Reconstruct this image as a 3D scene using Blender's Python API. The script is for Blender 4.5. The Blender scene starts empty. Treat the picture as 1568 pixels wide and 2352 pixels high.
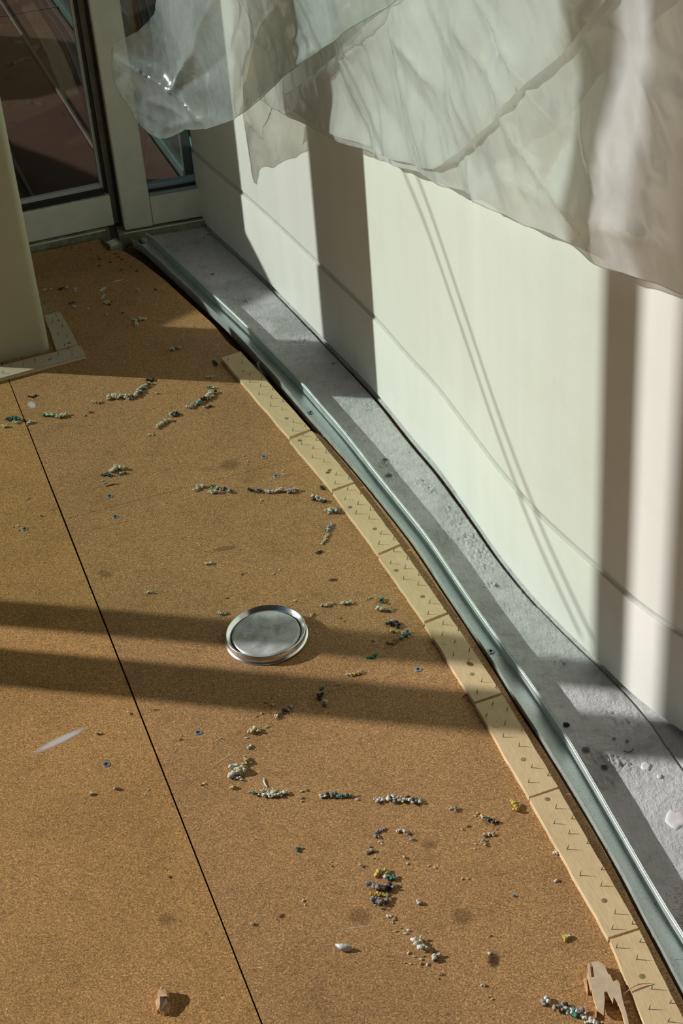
import bpy, bmesh, math, random
from math import radians as RD
from mathutils import Vector as V, Matrix, noise, geometry

C = bpy.context.scene.collection
SC = bpy.context.scene
# ------------------------------------------------------------------ camera
W_, H_ = 1568.0, 2352.0
FPX = 3800.0
CAMZ = 1.41
nad = V(((1250 - W_/2)/FPX, (6600 - H_/2)/FPX, 1.0)).normalized()   # straight down, camera coords (x right, y down, z ahead)
ahead = V((0, 0, 1))
wy = (ahead - nad*ahead.dot(nad)).normalized()
wz = -nad
wx = wy.cross(wz)
def ray(px, py):
    v = V(((px - W_/2)/FPX, (py - H_/2)/FPX, 1.0))
    return V((wx.dot(v), wy.dot(v), wz.dot(v)))
cd = bpy.data.cameras.new('camera'); cam = bpy.data.objects.new('camera', cd); C.objects.link(cam)
cx_ = V((wx.x, wy.x, wz.x)); cy_ = -V((wx.y, wy.y, wz.y)); cz_ = -V((wx.z, wy.z, wz.z))
m = Matrix((cx_, cy_, cz_)).transposed().to_4x4(); m.translation = V((0, 0, CAMZ)); cam.matrix_world = m
cd.sensor_fit = 'VERTICAL'; cd.sensor_height = 36.0; cd.lens = FPX*36.0/H_; cd.clip_start = 0.05; cd.clip_end = 200
SC.camera = cam
# ------------------------------------------------------------------ light
AZ, EL = RD(-15.3), RD(25.5)
SUN = V((math.cos(EL)*math.cos(AZ), math.cos(EL)*math.sin(AZ), -math.sin(EL)))
NQ = V((-math.sin(AZ), math.cos(AZ)))
ld = bpy.data.lights.new('sun', 'SUN'); ld.energy = 4.1; ld.angle = RD(0.53); ld.color = (1.0, 0.965, 0.91)
lo = bpy.data.objects.new('sun', ld); C.objects.link(lo); lo.rotation_euler = SUN.to_track_quat('-Z', 'Y').to_euler()
wd = bpy.data.worlds.new('sky'); SC.world = wd; wd.use_nodes = True
wn = wd.node_tree; wn.nodes.clear()
sk = wn.nodes.new('ShaderNodeTexSky'); sk.sky_type = 'NISHITA'; sk.sun_disc = False
sk.sun_elevation = EL; sk.sun_rotation = RD(90) - (AZ + math.pi) ; sk.air_density = 1.0; sk.dust_density = 1.5
bg = wn.nodes.new('ShaderNodeBackground'); bg.inputs[1].default_value = 0.018
wo = wn.nodes.new('ShaderNodeOutputWorld'); wn.links.new(sk.outputs[0], bg.inputs[0]); wn.links.new(bg.outputs[0], wo.inputs[0])
SC.view_settings.view_transform = 'Standard'; SC.view_settings.look = 'None'
SC.view_settings.exposure = 0.0; SC.view_settings.gamma = 1.0; SC.view_settings.use_curve_mapping = False

# ------------------------------------------------------------------ picking points in the place
def at(px, py, z=0.0):
    r = ray(px, py); t = (z - CAMZ)/r.z
    return V((r.x*t, r.y*t, z))
def on_curve(px, py, cur):
    r = ray(px, py)
    best = None
    for a, b in zip(cur[:-1], cur[1:]):
        dx, dy = b[0]-a[0], b[1]-a[1]
        det = -r.x*dy + r.y*dx
        if abs(det) < 1e-9: continue
        t = (-a[0]*dy + a[1]*dx)/det
        u = (r.x*a[1] - r.y*a[0])/det
        if -1e-5 <= u <= 1+1e-5 and t > 0:
            if best is None or t > best: best = t
    if best is None: return None
    return V((r.x*best, r.y*best, CAMZ + r.z*best))
def catmull(P, n):
    P = [V(p) for p in P]
    Q = [P[0]*2-P[1]] + P + [P[-1]*2-P[-2]]
    out = []
    for i in range(1, len(Q)-2):
        p0, p1, p2, p3 = Q[i-1:i+3]
        for k in range(n):
            t = k/n
            out.append(0.5*((2*p1) + (p2-p0)*t + (2*p0-5*p1+4*p2-p3)*t*t + (3*p1-p0-3*p2+p3)*t**3))
    out.append(P[-1].copy()); return out
def resample(P, step):
    out = [P[0].copy()]; acc = 0.0
    L = [0.0]
    for a, b in zip(P[:-1], P[1:]): L.append(L[-1] + (b-a).length)
    n = max(2, int(L[-1]/step)); j = 0
    out = []
    for k in range(n+1):
        s = L[-1]*k/n
        while j < len(P)-2 and L[j+1] < s: j += 1
        u = (s-L[j])/max(1e-9, L[j+1]-L[j])
        out.append(P[j].lerp(P[j+1], min(1, u)))
    return out
def smooth(P, it):
    P = [p.copy() for p in P]
    for _ in range(it):
        P = [P[0]] + [(P[i-1]+P[i]*2+P[i+1])/4 for i in range(1, len(P)-1)] + [P[-1]]
    return P
def curve2(P, step=0.01, sm=6): return smooth(resample(catmull([V((p[0], p[1])) for p in P], 12), step), sm)
def tang(P, i):
    a = P[max(0, i-1)]; b = P[min(len(P)-1, i+1)]; return (b-a).normalized()
def offs(P, d):                    # d > 0 : towards the room (left of a curve running to the viewer)
    out = []
    for i in range(len(P)):
        t = tang(P, i); out.append(P[i] + V((t.y, -t.x))*(d(i/(len(P)-1)) if callable(d) else d))
    return out

# ------------------------------------------------------------------ materials
def newmat(name):
    m = bpy.data.materials.new(name); m.use_nodes = True; nt = m.node_tree; nt.nodes.clear()
    o = nt.nodes.new('ShaderNodeOutputMaterial'); return m, nt, o
def N(nt, t, **k):
    n = nt.nodes.new(t)
    for a, b in k.items():
        if a == 'inp':
            for i, v in b.items():
                n.inputs[i].default_value = v
        else: setattr(n, a, b)
    return n
def noise_n(nt, scale, detail=4, rough=.55, vec=None, dist=0.0):
    n = N(nt, 'ShaderNodeTexNoise', inp={'Scale': scale, 'Detail': detail, 'Roughness': rough, 'Distortion': dist})
    if vec is not None: nt.links.new(vec, n.inputs['Vector'])
    return n
def ramp(nt, fac, stops):
    r = N(nt, 'ShaderNodeValToRGB'); e = r.color_ramp.elements
    while len(e) < len(stops): e.new(0.5)
    for i, (p, c) in enumerate(stops):
        e[i].position = p; e[i].color = (*c, 1) if len(c) == 3 else c
    nt.links.new(fac, r.inputs[0]); return r
def mix(nt, fac, a, b, mode='MIX'):
    n = N(nt, 'ShaderNodeMix', data_type='RGBA', blend_type=mode)
    for i, x in ((0, fac), (6, a), (7, b)):
        if hasattr(x, 'links'): nt.links.new(x, n.inputs[i])
        elif isinstance(x, (int, float)): n.inputs[i].default_value = x
        else: n.inputs[i].default_value = (*x, 1)
    return n.outputs[2]
def coord(nt, scale=(1, 1, 1)):
    tc = N(nt, 'ShaderNodeTexCoord'); mp = N(nt, 'ShaderNodeMapping', inp={'Scale': scale})
    nt.links.new(tc.outputs['Object'], mp.inputs[0]); return mp.outputs[0]
def bump(nt, h, strength=.3, dist=.001, prev=None):
    b = N(nt, 'ShaderNodeBump', inp={'Strength': strength, 'Distance': dist}); nt.links.new(h, b.inputs['Height'])
    if prev is not None: nt.links.new(prev, b.inputs['Normal'])
    return b.outputs[0]
def pbr(nt, o, col, rough=.6, metal=0.0, nrm=None, spec=.5):
    p = N(nt, 'ShaderNodeBsdfPrincipled')
    if hasattr(col, 'links'): nt.links.new(col, p.inputs['Base Color'])
    else: p.inputs['Base Color'].default_value = (*col, 1)
    if hasattr(rough, 'links'): nt.links.new(rough, p.inputs['Roughness'])
    else: p.inputs['Roughness'].default_value = rough
    p.inputs['Metallic'].default_value = metal; p.inputs['Specular IOR Level'].default_value = spec
    if nrm is not None: nt.links.new(nrm, p.inputs['Normal'])
    nt.links.new(p.outputs[0], o.inputs[0]); return p
def mat_simple(name, col, rough=.6, metal=0.0, var=.12, sc=60, bmp=.0, bsc=300, spec=.5):
    m, nt, o = newmat(name); v = coord(nt)
    n = noise_n(nt, sc, 5, .6, v)
    c = ramp(nt, n.outputs[0], [(.3, tuple(x*(1-var) for x in col)), (.7, tuple(min(1, x*(1+var)) for x in col))])
    nr = None
    if bmp: nr = bump(nt, noise_n(nt, bsc, 4, .6, v).outputs[0], bmp, .0006)
    pbr(nt, o, c.outputs[0], rough, metal, nr, spec); return m

def mat_board(name, c1, c2, c3):
    m, nt, o = newmat(name); v = coord(nt)
    vs = coord(nt, (1.0, 1.0, 1.0))
    f = noise_n(nt, 480, 4, .8, v)                       # fibre flecks
    g = noise_n(nt, 150, 4, .7, vs, .4)
    big = noise_n(nt, 5, 5, .6, v)
    mid = noise_n(nt, 26, 4, .6, v)
    base = ramp(nt, f.outputs[0], [(.36, c1), (.5, c2), (.64, c3)]).outputs[0]
    gr = ramp(nt, g.outputs[0], [(.30, (.42, .40, .38)), (.46, (1, 1, 1)), (.62, (1, 1, 1)), (.76, (1.0, .96, .9))]).outputs[0]
    base = mix(nt, .55, base, gr, 'MULTIPLY')
    wv = mix(nt, .0035, v, noise_n(nt, 300, 2, .5, v).outputs[1])
    for sc_, am_ in ((950, .26), (480, .16)):
        vo = N(nt, 'ShaderNodeTexVoronoi', inp={'Scale': float(sc_), 'Randomness': 1.0}); nt.links.new(wv, vo.inputs['Vector'])
        sp = N(nt, 'ShaderNodeSeparateColor'); nt.links.new(vo.outputs['Color'], sp.inputs[0])
        base = mix(nt, 1.0, base, ramp(nt, sp.outputs[0], [(.05, (1-am_*1.3,)*3), (.35, (1, 1, 1)), (.7, (1, 1, 1)), (.97, (1+am_*1.5, 1+am_*1.4, 1+am_*1.2))]).outputs[0], 'MULTIPLY')
    base = mix(nt, .85, base, ramp(nt, big.outputs[0], [(.3, (.80, .78, .76)), (.55, (1, 1, 1)), (.75, (1, .97, .92))]).outputs[0], 'MULTIPLY')
    base = mix(nt, .6, base, ramp(nt, mid.outputs[0], [(.28, (.70, .68, .66)), (.45, (1, 1, 1))]).outputs[0], 'MULTIPLY')
    b1 = bump(nt, f.outputs[0], .45, .0009)
    pbr(nt, o, base, .62, 0, b1, .35); return m
M = {}
M['board'] = mat_board('fibreboard', (.225, .118, .043), (.41, .23, .092), (.66, .42, .20))
M['board_left'] = mat_board('fibreboard_ochre', (.25, .126, .038), (.45, .247, .084), (.70, .44, .185))
def mat_wall():
    m, nt, o = newmat('white_wall_paint'); v = coord(nt)
    st = coord(nt, (1, 1, .06))
    n1 = noise_n(nt, 420, 3, .6, v); n2 = noise_n(nt, 14, 4, .55, st)
    c = ramp(nt, n2.outputs[0], [(.3, (.80, .81, .77)), (.7, (.87, .87, .82))]).outputs[0]
    c = mix(nt, .5, c, ramp(nt, noise_n(nt, 9, 6, .7, v).outputs[0], [(.30, (.93, .92, .88)), (.5, (1, 1, 1))]).outputs[0], 'MULTIPLY')
    pbr(nt, o, c, .55, 0, bump(nt, n1.outputs[0], .25, .0007), .35); return m
M['wall'] = mat_wall()
def mat_slab():
    m, nt, o = newmat('painted_concrete'); v = coord(nt)
    br = N(nt, 'ShaderNodeMapping', inp={'Rotation': (0, 0, RD(62)), 'Scale': (1, .12, 1)})
    tc = N(nt, 'ShaderNodeTexCoord'); nt.links.new(tc.outputs['Object'], br.inputs[0])
    n1 = noise_n(nt, 260, 5, .7, v); n2 = noise_n(nt, 300, 4, .6, br.outputs[0]); n3 = noise_n(nt, 9, 6, .65, v); n4 = noise_n(nt, 55, 5, .7, v)
    c = ramp(nt, n3.outputs[0], [(.32, (.42, .43, .43)), (.5, (.62, .63, .64)), (.7, (.70, .71, .72))]).outputs[0]
    c = mix(nt, .8, c, ramp(nt, n4.outputs[0], [(.26, (.35, .33, .30)), (.36, (.82, .82, .82)), (.5, (1, 1, 1))]).outputs[0], 'MULTIPLY')
    c = mix(nt, .35, c, ramp(nt, n2.outputs[0], [(.35, (.72, .72, .72)), (.6, (1, 1, 1))]).outputs[0], 'MULTIPLY')
    # bare brown patch at the viewer's end of the strip
    geo = N(nt, 'ShaderNodeTexCoord'); sx = N(nt, 'ShaderNodeSeparateXYZ'); nt.links.new(geo.outputs['Object'], sx.inputs[0])
    a = N(nt, 'ShaderNodeMath', operation='MULTIPLY_ADD', inp={1: 9.0, 2: 0.0}); nt.links.new(n3.outputs[0], a.inputs[0])
    yy = N(nt, 'ShaderNodeMath', operation='MULTIPLY_ADD', inp={1: -22.0, 2: 22.0*1.235}); nt.links.new(sx.outputs[1], yy.inputs[0])
    s = N(nt, 'ShaderNodeMath', operation='ADD'); nt.links.new(a.outputs[0], s.inputs[0]); nt.links.new(yy.outputs[0], s.inputs[1])
    s2 = N(nt, 'ShaderNodeMath', operation='MULTIPLY_ADD', inp={1: 6.0, 2: 0.0}); nt.links.new(n1.outputs[0], s2.inputs[0])
    s3 = N(nt, 'ShaderNodeMath', operation='ADD'); nt.links.new(s.outputs[0], s3.inputs[0]); nt.links.new(s2.outputs[0], s3.inputs[1])
    f = N(nt, 'ShaderNodeMapRange', inp={'From Min': 7.7, 'From Max': 9.2}); nt.links.new(s3.outputs[0], f.inputs[0])
    c = mix(nt, f.outputs[0], c, (.17, .085, .035))
    b = bump(nt, n1.outputs[0], .7, .0022); b = bump(nt, n4.outputs[0], .7, .005, b); b = bump(nt, n2.outputs[0], .4, .0012, b)
    pbr(nt, o, c, .55, 0, b, .4); return m
M['slab'] = mat_slab()
M['dirt'] = mat_simple('dark_brown_dust', (.10, .055, .03), .95, 0, .5, 90, .8, 200, .1)
def mat_galv():
    m, nt, o = newmat('galvanised_steel'); v = coord(nt)
    n1 = noise_n(nt, 40, 5, .6, v); n2 = noise_n(nt, 420, 3, .8, v); n3 = noise_n(nt, 120, 4, .7, v)
    c = ramp(nt, n1.outputs[0], [(.3, (.55, .62, .61)), (.7, (.68, .74, .73))]).outputs[0]
    c = mix(nt, .8, c, ramp(nt, n2.outputs[0], [(.33, (.30, .32, .30)), (.43, (1, 1, 1))]).outputs[0], 'MULTIPLY')
    c = mix(nt, .8, c, ramp(nt, n3.outputs[0], [(.26, (.35, .38, .36)), (.36, (1, 1, 1))]).outputs[0], 'MULTIPLY')
    r = ramp(nt, n1.outputs[0], [(.3, (.42,)*3), (.7, (.55,)*3)])
    pbr(nt, o, c, r.outputs[0], .55, bump(nt, n3.outputs[0], .1, .0005)); return m
M['galv'] = mat_galv()
def mat_ply(name, a, b, c_):
    m, nt, o = newmat(name)
    tc = N(nt, 'ShaderNodeTexCoord'); mp = N(nt, 'ShaderNodeMapping', inp={'Scale': (6, 60, 60)}); nt.links.new(tc.outputs['Object'], mp.inputs[0])
    n1 = noise_n(nt, 12, 5, .65, mp.outputs[0], .6); n2 = noise_n(nt, 22, 4, .6, tc.outputs['Object'])
    c = ramp(nt, n1.outputs[0], [(.3, a), (.5, b), (.72, c_)]).outputs[0]
    c = mix(nt, .6, c, ramp(nt, n2.outputs[0], [(.3, (.85, .80, .72)), (.55, (1, 1, 1))]).outputs[0], 'MULTIPLY')
    pbr(nt, o, c, .6, 0, bump(nt, n1.outputs[0], .2, .0006), .35); return m
M['ply'] = mat_ply('pale_plywood', (.56, .42, .23), (.68, .53, .31), (.76, .61, .39))
M['ply_grey'] = mat_ply('dusty_plywood', (.40, .34, .24), (.52, .45, .33), (.60, .53, .40))
M['ply_dark'] = mat_ply('brown_plywood', (.28, .18, .08), (.36, .24, .12), (.44, .31, .17))
M['ply_edge'] = mat_ply('plywood_edge', (.55, .40, .22), (.74, .58, .37), (.85, .70, .50))
M['ply_edge_dark'] = mat_simple('plywood_glue_line', (.32, .20, .10), .8)
M['nail'] = mat_simple('nail_steel', (.20, .19, .12), .45, .6, .2)
M['brass'] = mat_simple('dull_brass', (.34, .31, .13), .4, .6, .25, 200)
M['rust'] = mat_simple('brown_nail_head', (.28, .20, .14), .6, .4, .3, 200)
M['screw'] = mat_simple('zinc_screw', (.34, .40, .46), .42, .7, .2, 300)
M['black'] = mat_simple('black_recess', (.008, .008, .008), .9, 0, .1)
def mat_lid():
    m, nt, o = newmat('tinned_steel'); v = coord(nt)
    n1 = noise_n(nt, 22, 3, .5, v, .6); n2 = noise_n(nt, 60, 4, .6, v)
    c = ramp(nt, n2.outputs[0], [(.3, (.66, .70, .70)), (.7, (.78, .81, .80))]).outputs[0]
    pbr(nt, o, c, .27, .9, bump(nt, n1.outputs[0], .12, .004)); return m
M['lid'] = mat_lid()
M['lid_rim'] = mat_simple('bright_tin_rim', (.80, .83, .83), .2, 1.0, .05)
def mat_lidface():
    m, nt, o = newmat('grey_lid_coating'); v = coord(nt)
    n1 = noise_n(nt, 42, 6, .62, v, .3); n2 = noise_n(nt, 30, 3, .5, v)
    c = ramp(nt, n1.outputs[0], [(.35, (.46, .50, .49)), (.5, (.54, .58, .57)), (.62, (.66, .70, .69))]).outputs[0]
    pbr(nt, o, c, ramp(nt, n1.outputs[0], [(.4, (.30,)*3), (.6, (.45,)*3)]).outputs[0], .30, bump(nt, n1.outputs[0], .45, .003, bump(nt, n2.outputs[0], .3, .006))); return m
M['lid_face'] = mat_lidface()
M['frame'] = mat_simple('grey_green_aluminium', (.72, .75, .66), .5, .1, .07, 30, .05)
M['frame_dark'] = mat_simple('dark_frame_recess', (.13, .12, .09), .6, .1, .3, 25)
M['gasket'] = mat_simple('black_rubber_gasket', (.01, .012, .014), .5)
M['gasket_grey'] = mat_simple('pale_grey_glazing_bead', (.55, .57, .55), .5, 0, .1, 120)
M['threshold'] = mat_simple('stained_threshold', (.26, .26, .19), .7, .1, .45, 45, .3, 120)
M['column'] = mat_simple('khaki_grey_painted_steel', (.46, .45, .31), .45, 0, .05, 8, .06, 500)
M['deck'] = None
def mat_deck():
    m, nt, o = newmat('red_brown_deck_board'); v = coord(nt)
    n1 = noise_n(nt, 4, 5, .6, v); n2 = noise_n(nt, 160, 3, .7, v)
    c = ramp(nt, n1.outputs[0], [(.3, (.05, .024, .018)), (.7, (.08, .040, .029))]).outputs[0]
    c = mix(nt, .6, c, ramp(nt, n2.outputs[0], [(.6, (1, 1, 1)), (.74, (1.6, 1.4, 1.2))]).outputs[0], 'MULTIPLY')
    pbr(nt, o, c, .8, 0, None, .1); return m
M['deck'] = mat_deck()
M['deck_rib'] = mat_simple('rusty_brown_rib', (.045, .025, .02), .6, 0, .3, 60)
M['white_ext'] = mat_simple('white_ledge_paint', (.72, .75, .80), .6)
M['rail_metal'] = mat_simple('dark_green_rail_metal', (.07, .11, .10), .4, .4, .2, 30)
M['leaf'] = mat_simple('dark_leaf', (.05, .075, .03), .6, 0, .5, 6)
M['lawn'] = mat_simple('dark_ground_cover', (.03, .04, .02), .9, 0, .5, 2)
M['room'] = mat_simple('room_plaster', (.30, .29, .27), .8)
M['blocker_grey'] = mat_simple('sun_blocker_grey', (.40, .40, .38), .8)  # plain grey for the added sun blockers outside
M['tape'] = None
def schlick(nt, f0, nrm=None):
    lw = N(nt, 'ShaderNodeLayerWeight', inp={'Blend': .5})
    if nrm is not None: nt.links.new(nrm, lw.inputs['Normal'])
    p = N(nt, 'ShaderNodeMath', operation='POWER', inp={1: 5.0}); nt.links.new(lw.outputs['Facing'], p.inputs[0])
    a = N(nt, 'ShaderNodeMath', operation='MULTIPLY_ADD', inp={1: 1-f0, 2: f0}, use_clamp=True); nt.links.new(p.outputs[0], a.inputs[0]); return a.outputs[0]
def mat_glass(name, tint, refl=.06, rough=.0):
    m, nt, o = newmat(name)
    t = N(nt, 'ShaderNodeBsdfTransparent', inp={0: (*tint, 1)}); g = N(nt, 'ShaderNodeBsdfGlossy', inp={'Roughness': rough, 'Color': (1, 1, 1, 1)})
    mx = N(nt, 'ShaderNodeMixShader')
    nt.links.new(schlick(nt, .04), mx.inputs[0]); nt.links.new(t.outputs[0], mx.inputs[1]); nt.links.new(g.outputs[0], mx.inputs[2]); nt.links.new(mx.outputs[0], o.inputs[0])
    return m
M['glass'] = mat_glass('clear_glass', (.88, .92, .90))
M['glass_green'] = mat_glass('green_tinted_glass', (.87, .925, .89))
M['glass_rail'] = mat_glass('green_balustrade_glass', (.45, .66, .60))
M['tape'] = mat_glass('clear_tape', (.75, .78, .76))
def mat_film(name, clear, milk=(.95, .99, 1.0), seed=0.0, warm=(.96, .94, .88), gloss=.12):
    m, nt, o = newmat(name); v = coord(nt)
    n1 = noise_n(nt, 9, 3, .5, v, .6); n2 = noise_n(nt, 60, 4, .6, v, .8); n3 = noise_n(nt, 4, 3, .5, v, 1.2)
    b = bump(nt, n1.outputs[0], .35, .010); b = bump(nt, n2.outputs[0], .12, .0012, b)
    tr = N(nt, 'ShaderNodeBsdfTransparent', inp={0: (*warm, 1)})
    df = N(nt, 'ShaderNodeBsdfDiffuse', inp={0: (*milk, 1)}); tl = N(nt, 'ShaderNodeBsdfTranslucent', inp={0: (*milk, 1)})
    gl = N(nt, 'ShaderNodeBsdfGlossy', inp={0: (1, 1, 1, 1), 'Roughness': .17})
    for x in (df, tl, gl): nt.links.new(b, x.inputs['Normal'])
    m1 = N(nt, 'ShaderNodeMixShader', inp={0: .34}); nt.links.new(df.outputs[0], m1.inputs[1]); nt.links.new(tl.outputs[0], m1.inputs[2])
    mk = ramp(nt, n3.outputs[0], [(.35, (clear-.12,)*3), (.65, (clear+.12,)*3)])
    cr2 = ramp(nt, n2.outputs[0], [(.35, (.93,)*3), (.6, (1.03,)*3)])
    fc = mix(nt, 1.0, mk.outputs[0], cr2.outputs[0], 'MULTIPLY')
    m2 = N(nt, 'ShaderNodeMixShader'); nt.links.new(fc, m2.inputs[0]); nt.links.new(m1.outputs[0], m2.inputs[1]); nt.links.new(tr.outputs[0], m2.inputs[2])
    m3 = N(nt, 'ShaderNodeMixShader'); nt.links.new(schlick(nt, gloss, b), m3.inputs[0]); nt.links.new(m2.outputs[0], m3.inputs[1]); nt.links.new(gl.outputs[0], m3.inputs[2])
    nt.links.new(m3.outputs[0], o.inputs[0]); return m
M['film'] = mat_film('milky_polythene', .35)
M['film2'] = mat_film('milky_polythene_fold', .34)
M['film3'] = mat_film('clear_polythene_gather', .62, (.84, .95, 1.0), gloss=.14)
def foam(name, col): return mat_simple('foam_' + name, col, .95, 0, .25, 500, .8, 900, .1)
F = {k: foam(k, c) for k, c in dict(cream=(.62, .56, .36), pale=(.62, .64, .52), white=(.72, .70, .66), grey=(.25, .25, .23), dark=(.06, .055, .05),
     teal=(.08, .26, .22), green=(.03, .22, .11), blue=(.13, .26, .40), yellow=(.60, .46, .12), pink=(.45, .24, .24), tan=(.42, .30, .15), red=(.45, .07, .05), mauve=(.40, .33, .34)).items()}

# ------------------------------------------------------------------ mesh helpers
def link(name, me, parent=None, mats=(), label=None, cat=None, group=None, kind=None):
    o = bpy.data.objects.new(name, me); C.objects.link(o)
    for mm in mats: me.materials.append(mm)
    if parent is not None: o.parent = parent
    tag(o, label, cat, group, kind); return o
def tag(o, label=None, cat=None, group=None, kind=None):
    if label: o['label'] = label
    if cat: o['category'] = cat
    if group: o['group'] = group
    if kind: o['kind'] = kind
    return o
def empty(name, loc=(0, 0, 0), label=None, cat=None, group=None, kind=None):
    o = bpy.data.objects.new(name, None); C.objects.link(o); o.location = loc; o.empty_display_size = .02
    return tag(o, label, cat, group, kind)
def bmo(name, bm, mats, parent=None, smooth=False, **k):
    me = bpy.data.meshes.new(name); bmesh.ops.recalc_face_normals(bm, faces=bm.faces[:]); bm.to_mesh(me); bm.free()
    if smooth:
        for p in me.polygons: p.use_smooth = True
    return link(name, me, parent, mats if isinstance(mats, (list, tuple)) else (mats,), **k)
def prism(bm, poly, z0, z1, mi=0, side_mi=None):
    b = [bm.verts.new((p[0], p[1], z0)) for p in poly]; t = [bm.verts.new((p[0], p[1], z1)) for p in poly]
    fs = [bm.faces.new(t), bm.faces.new(b[::-1])]
    n = len(poly)
    for i in range(n):
        f = bm.faces.new((b[i], b[(i+1) % n], t[(i+1) % n], t[i])); f.material_index = mi if side_mi is None else side_mi
    for f in fs: f.material_index = mi
    return fs
def bevel(bm, w, seg=1):
    bmesh.ops.bevel(bm, geom=bm.edges[:], offset=w, segments=seg, affect='EDGES', profile=.5)
def boxb(bm, o, ux, uy, x0, x1, y0, y1, z0, z1, mi=0):
    """box in the frame (origin o, axes ux, uy)"""
    P = lambda x, y: (o[0]+ux[0]*x+uy[0]*y, o[1]+ux[1]*x+uy[1]*y)
    prism(bm, [P(x0, y0), P(x1, y0), P(x1, y1), P(x0, y1)], z0, z1, mi)
def ribbon(bm, rows, mi=0, close=False):
    vs = [[bm.verts.new(p) for p in r] for r in rows]
    n = len(rows[0])
    for a, b in zip(vs[:-1], vs[1:]):
        for j in range(n if close else n-1):
            f = bm.faces.new((a[j], a[(j+1) % n], b[(j+1) % n], b[j])); f.material_index = mi
    return vs
def tube(bm, P, r, n=8, mi=0, cap=True):
    rows = []
    for i, p in enumerate(P):
        t = (P[min(i+1, len(P)-1)] - P[max(i-1, 0)]).normalized()
        a = t.cross(V((0, 0, 1)) if abs(t.z) < .9 else V((1, 0, 0))).normalized(); b = t.cross(a)
        rr = r[i] if isinstance(r, (list, tuple)) else r
        rows.append([p + (a*math.cos(2*math.pi*k/n) + b*math.sin(2*math.pi*k/n))*rr for k in range(n)])
    vs = ribbon(bm, rows, mi, True)
    if cap:
        bm.faces.new(vs[0][::-1]).material_index = mi; bm.faces.new(vs[-1]).material_index = mi

# ------------------------------------------------------------------ plan of the place
SLAB = -.016
WALLXY = curve2([(-.235, 3.115), (-.203, 3.038), (-.147, 2.914), (-.082, 2.762), (-.006, 2.572), (.071, 2.378), (.124, 2.218), (.153, 2.136), (.188, 2.01),
                 (.220, 1.892), (.253, 1.792), (.287, 1.710), (.320, 1.638), (.350, 1.572), (.393, 1.503), (.47, 1.40), (.58, 1.27), (.72, 1.12), (.9, .95)], .008, 4)
rear_px = [(334, 532), (361, 552), (480, 665), (560, 740), (600, 780), (688, 871), (740, 930), (800, 1000), (860, 1080), (960, 1213), (1030, 1305), (1100, 1405), (1175, 1505), (1250, 1608), (1290, 1670), (1370, 1805), (1425, 1903), (1493, 2022), (1568, 2142)]
front_px = [(302, 548), (320, 557), (410, 640), (525, 748), (594, 822), (637, 868), (700, 944), (760, 1012), (822, 1083), (894, 1172), (950, 1245), (1020, 1350), (1120, 1500), (1200, 1630), (1235, 1681), (1300, 1785), (1392, 1938), (1480, 2105), (1568, 2270)]
TZ = .007
def ext(P, n=3, L=.12):
    d = (P[-1]-P[-2]).normalized(); return P + [P[-1] + d*L*(k+1) for k in range(n)]
REAR = curve2(ext([at(*p, TZ).xy for p in rear_px]), .010, 8)
FRONT = curve2(ext([at(*p, TZ).xy for p in front_px]), .010, 8)
crack_px = [(1450, 1603), (1490, 1655), (1530, 1715), (1568, 1765)]
CRACK = curve2([(-.235, 3.115), (-.203, 3.036), (-.147, 2.914), (-.082, 2.76), (-.006, 2.572), (.071, 2.378), (.124, 2.216), (.153, 2.132), (.188, 2.01), (.220, 1.89), (.253, 1.79), (.287, 1.708), (.320, 1.636),
                (.346, 1.575), (.361, 1.531), (.373, 1.482), (.384, 1.442), (.41, 1.34), (.44, 1.2), (.46, 1.0)], .008, 4)
A = V((-.29, .957)).normalized(); B = V((.957, .29)).normalized()    # the two directions of the boards

# ------------------------------------------------------------------ floor
floor = empty('floor', kind='structure')
s0, s1 = at(22, 880).xy, at(600, 2352).xy
dA = (s1-s0).normalized()
def seamA(t): return s0 + dA*t
j0 = at(148, 1192).xy; j1 = at(690, 1052).xy; dB = (j1-j0).normalized()
G = .00022
nA = V((-dA.y, dA.x))
if nA.x > 0: nA = -nA                                 # pointing left
edge_far = [at(*p).xy for p in ((256, 568), (282, 576), (320, 598), (380, 645), (440, 700), (490, 745), (525, 789), (548, 806), (600, 855), (655, 925), (700, 982))]
tail = [p for p in offs(FRONT, .0035) if p.y < at(712, 985).y - .02]
EDGE = resample(edge_far + tail, .02)
jt = (j1-j0).length
def cut_edge():                                       # where seam B meets the curved edge
    for i, (a, b) in enumerate(zip(EDGE[:-1], EDGE[1:])):
        fa = (a-j0).x*dB.y - (a-j0).y*dB.x; fb = (b-j0).x*dB.y - (b-j0).y*dB.x
        if fa*fb <= 0: return i, a.lerp(b, fa/(fa-fb))
ie, pe = cut_edge()
def board(name, poly, mt, **k):
    bm = bmesh.new(); prism(bm, poly, -.018, 0.0); bmesh.ops.triangulate(bm, faces=[f for f in bm.faces if len(f.verts) > 4])
    return bmo(name, bm, [mt], floor, **k)
top_l = seamA(-.42); low = seamA(3.2)
board('board', [seamA(-.42)+nA*G, low+nA*G, low+nA*2.2, seamA(-.9)+nA*2.2, seamA(-.62)+nA*.6, seamA(-.55)+nA*.2], M['board_left'], label='ochre-toned fibreboard sheet left of the long joint')
board('board', [j0-nA*G+(-dA)*G, seamA(-.50)-nA*G, at(50, 586).xy, at(140, 569).xy, at(226, 549).xy, at(238, 560).xy] + EDGE[:ie+1] + [pe-dA*G], M['board'])
board('board', [low-nA*G, j0-nA*G+dA*.0005, pe+dA*.0005] + EDGE[ie+1:] + [low-nA*1.2], M['board'])
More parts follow.
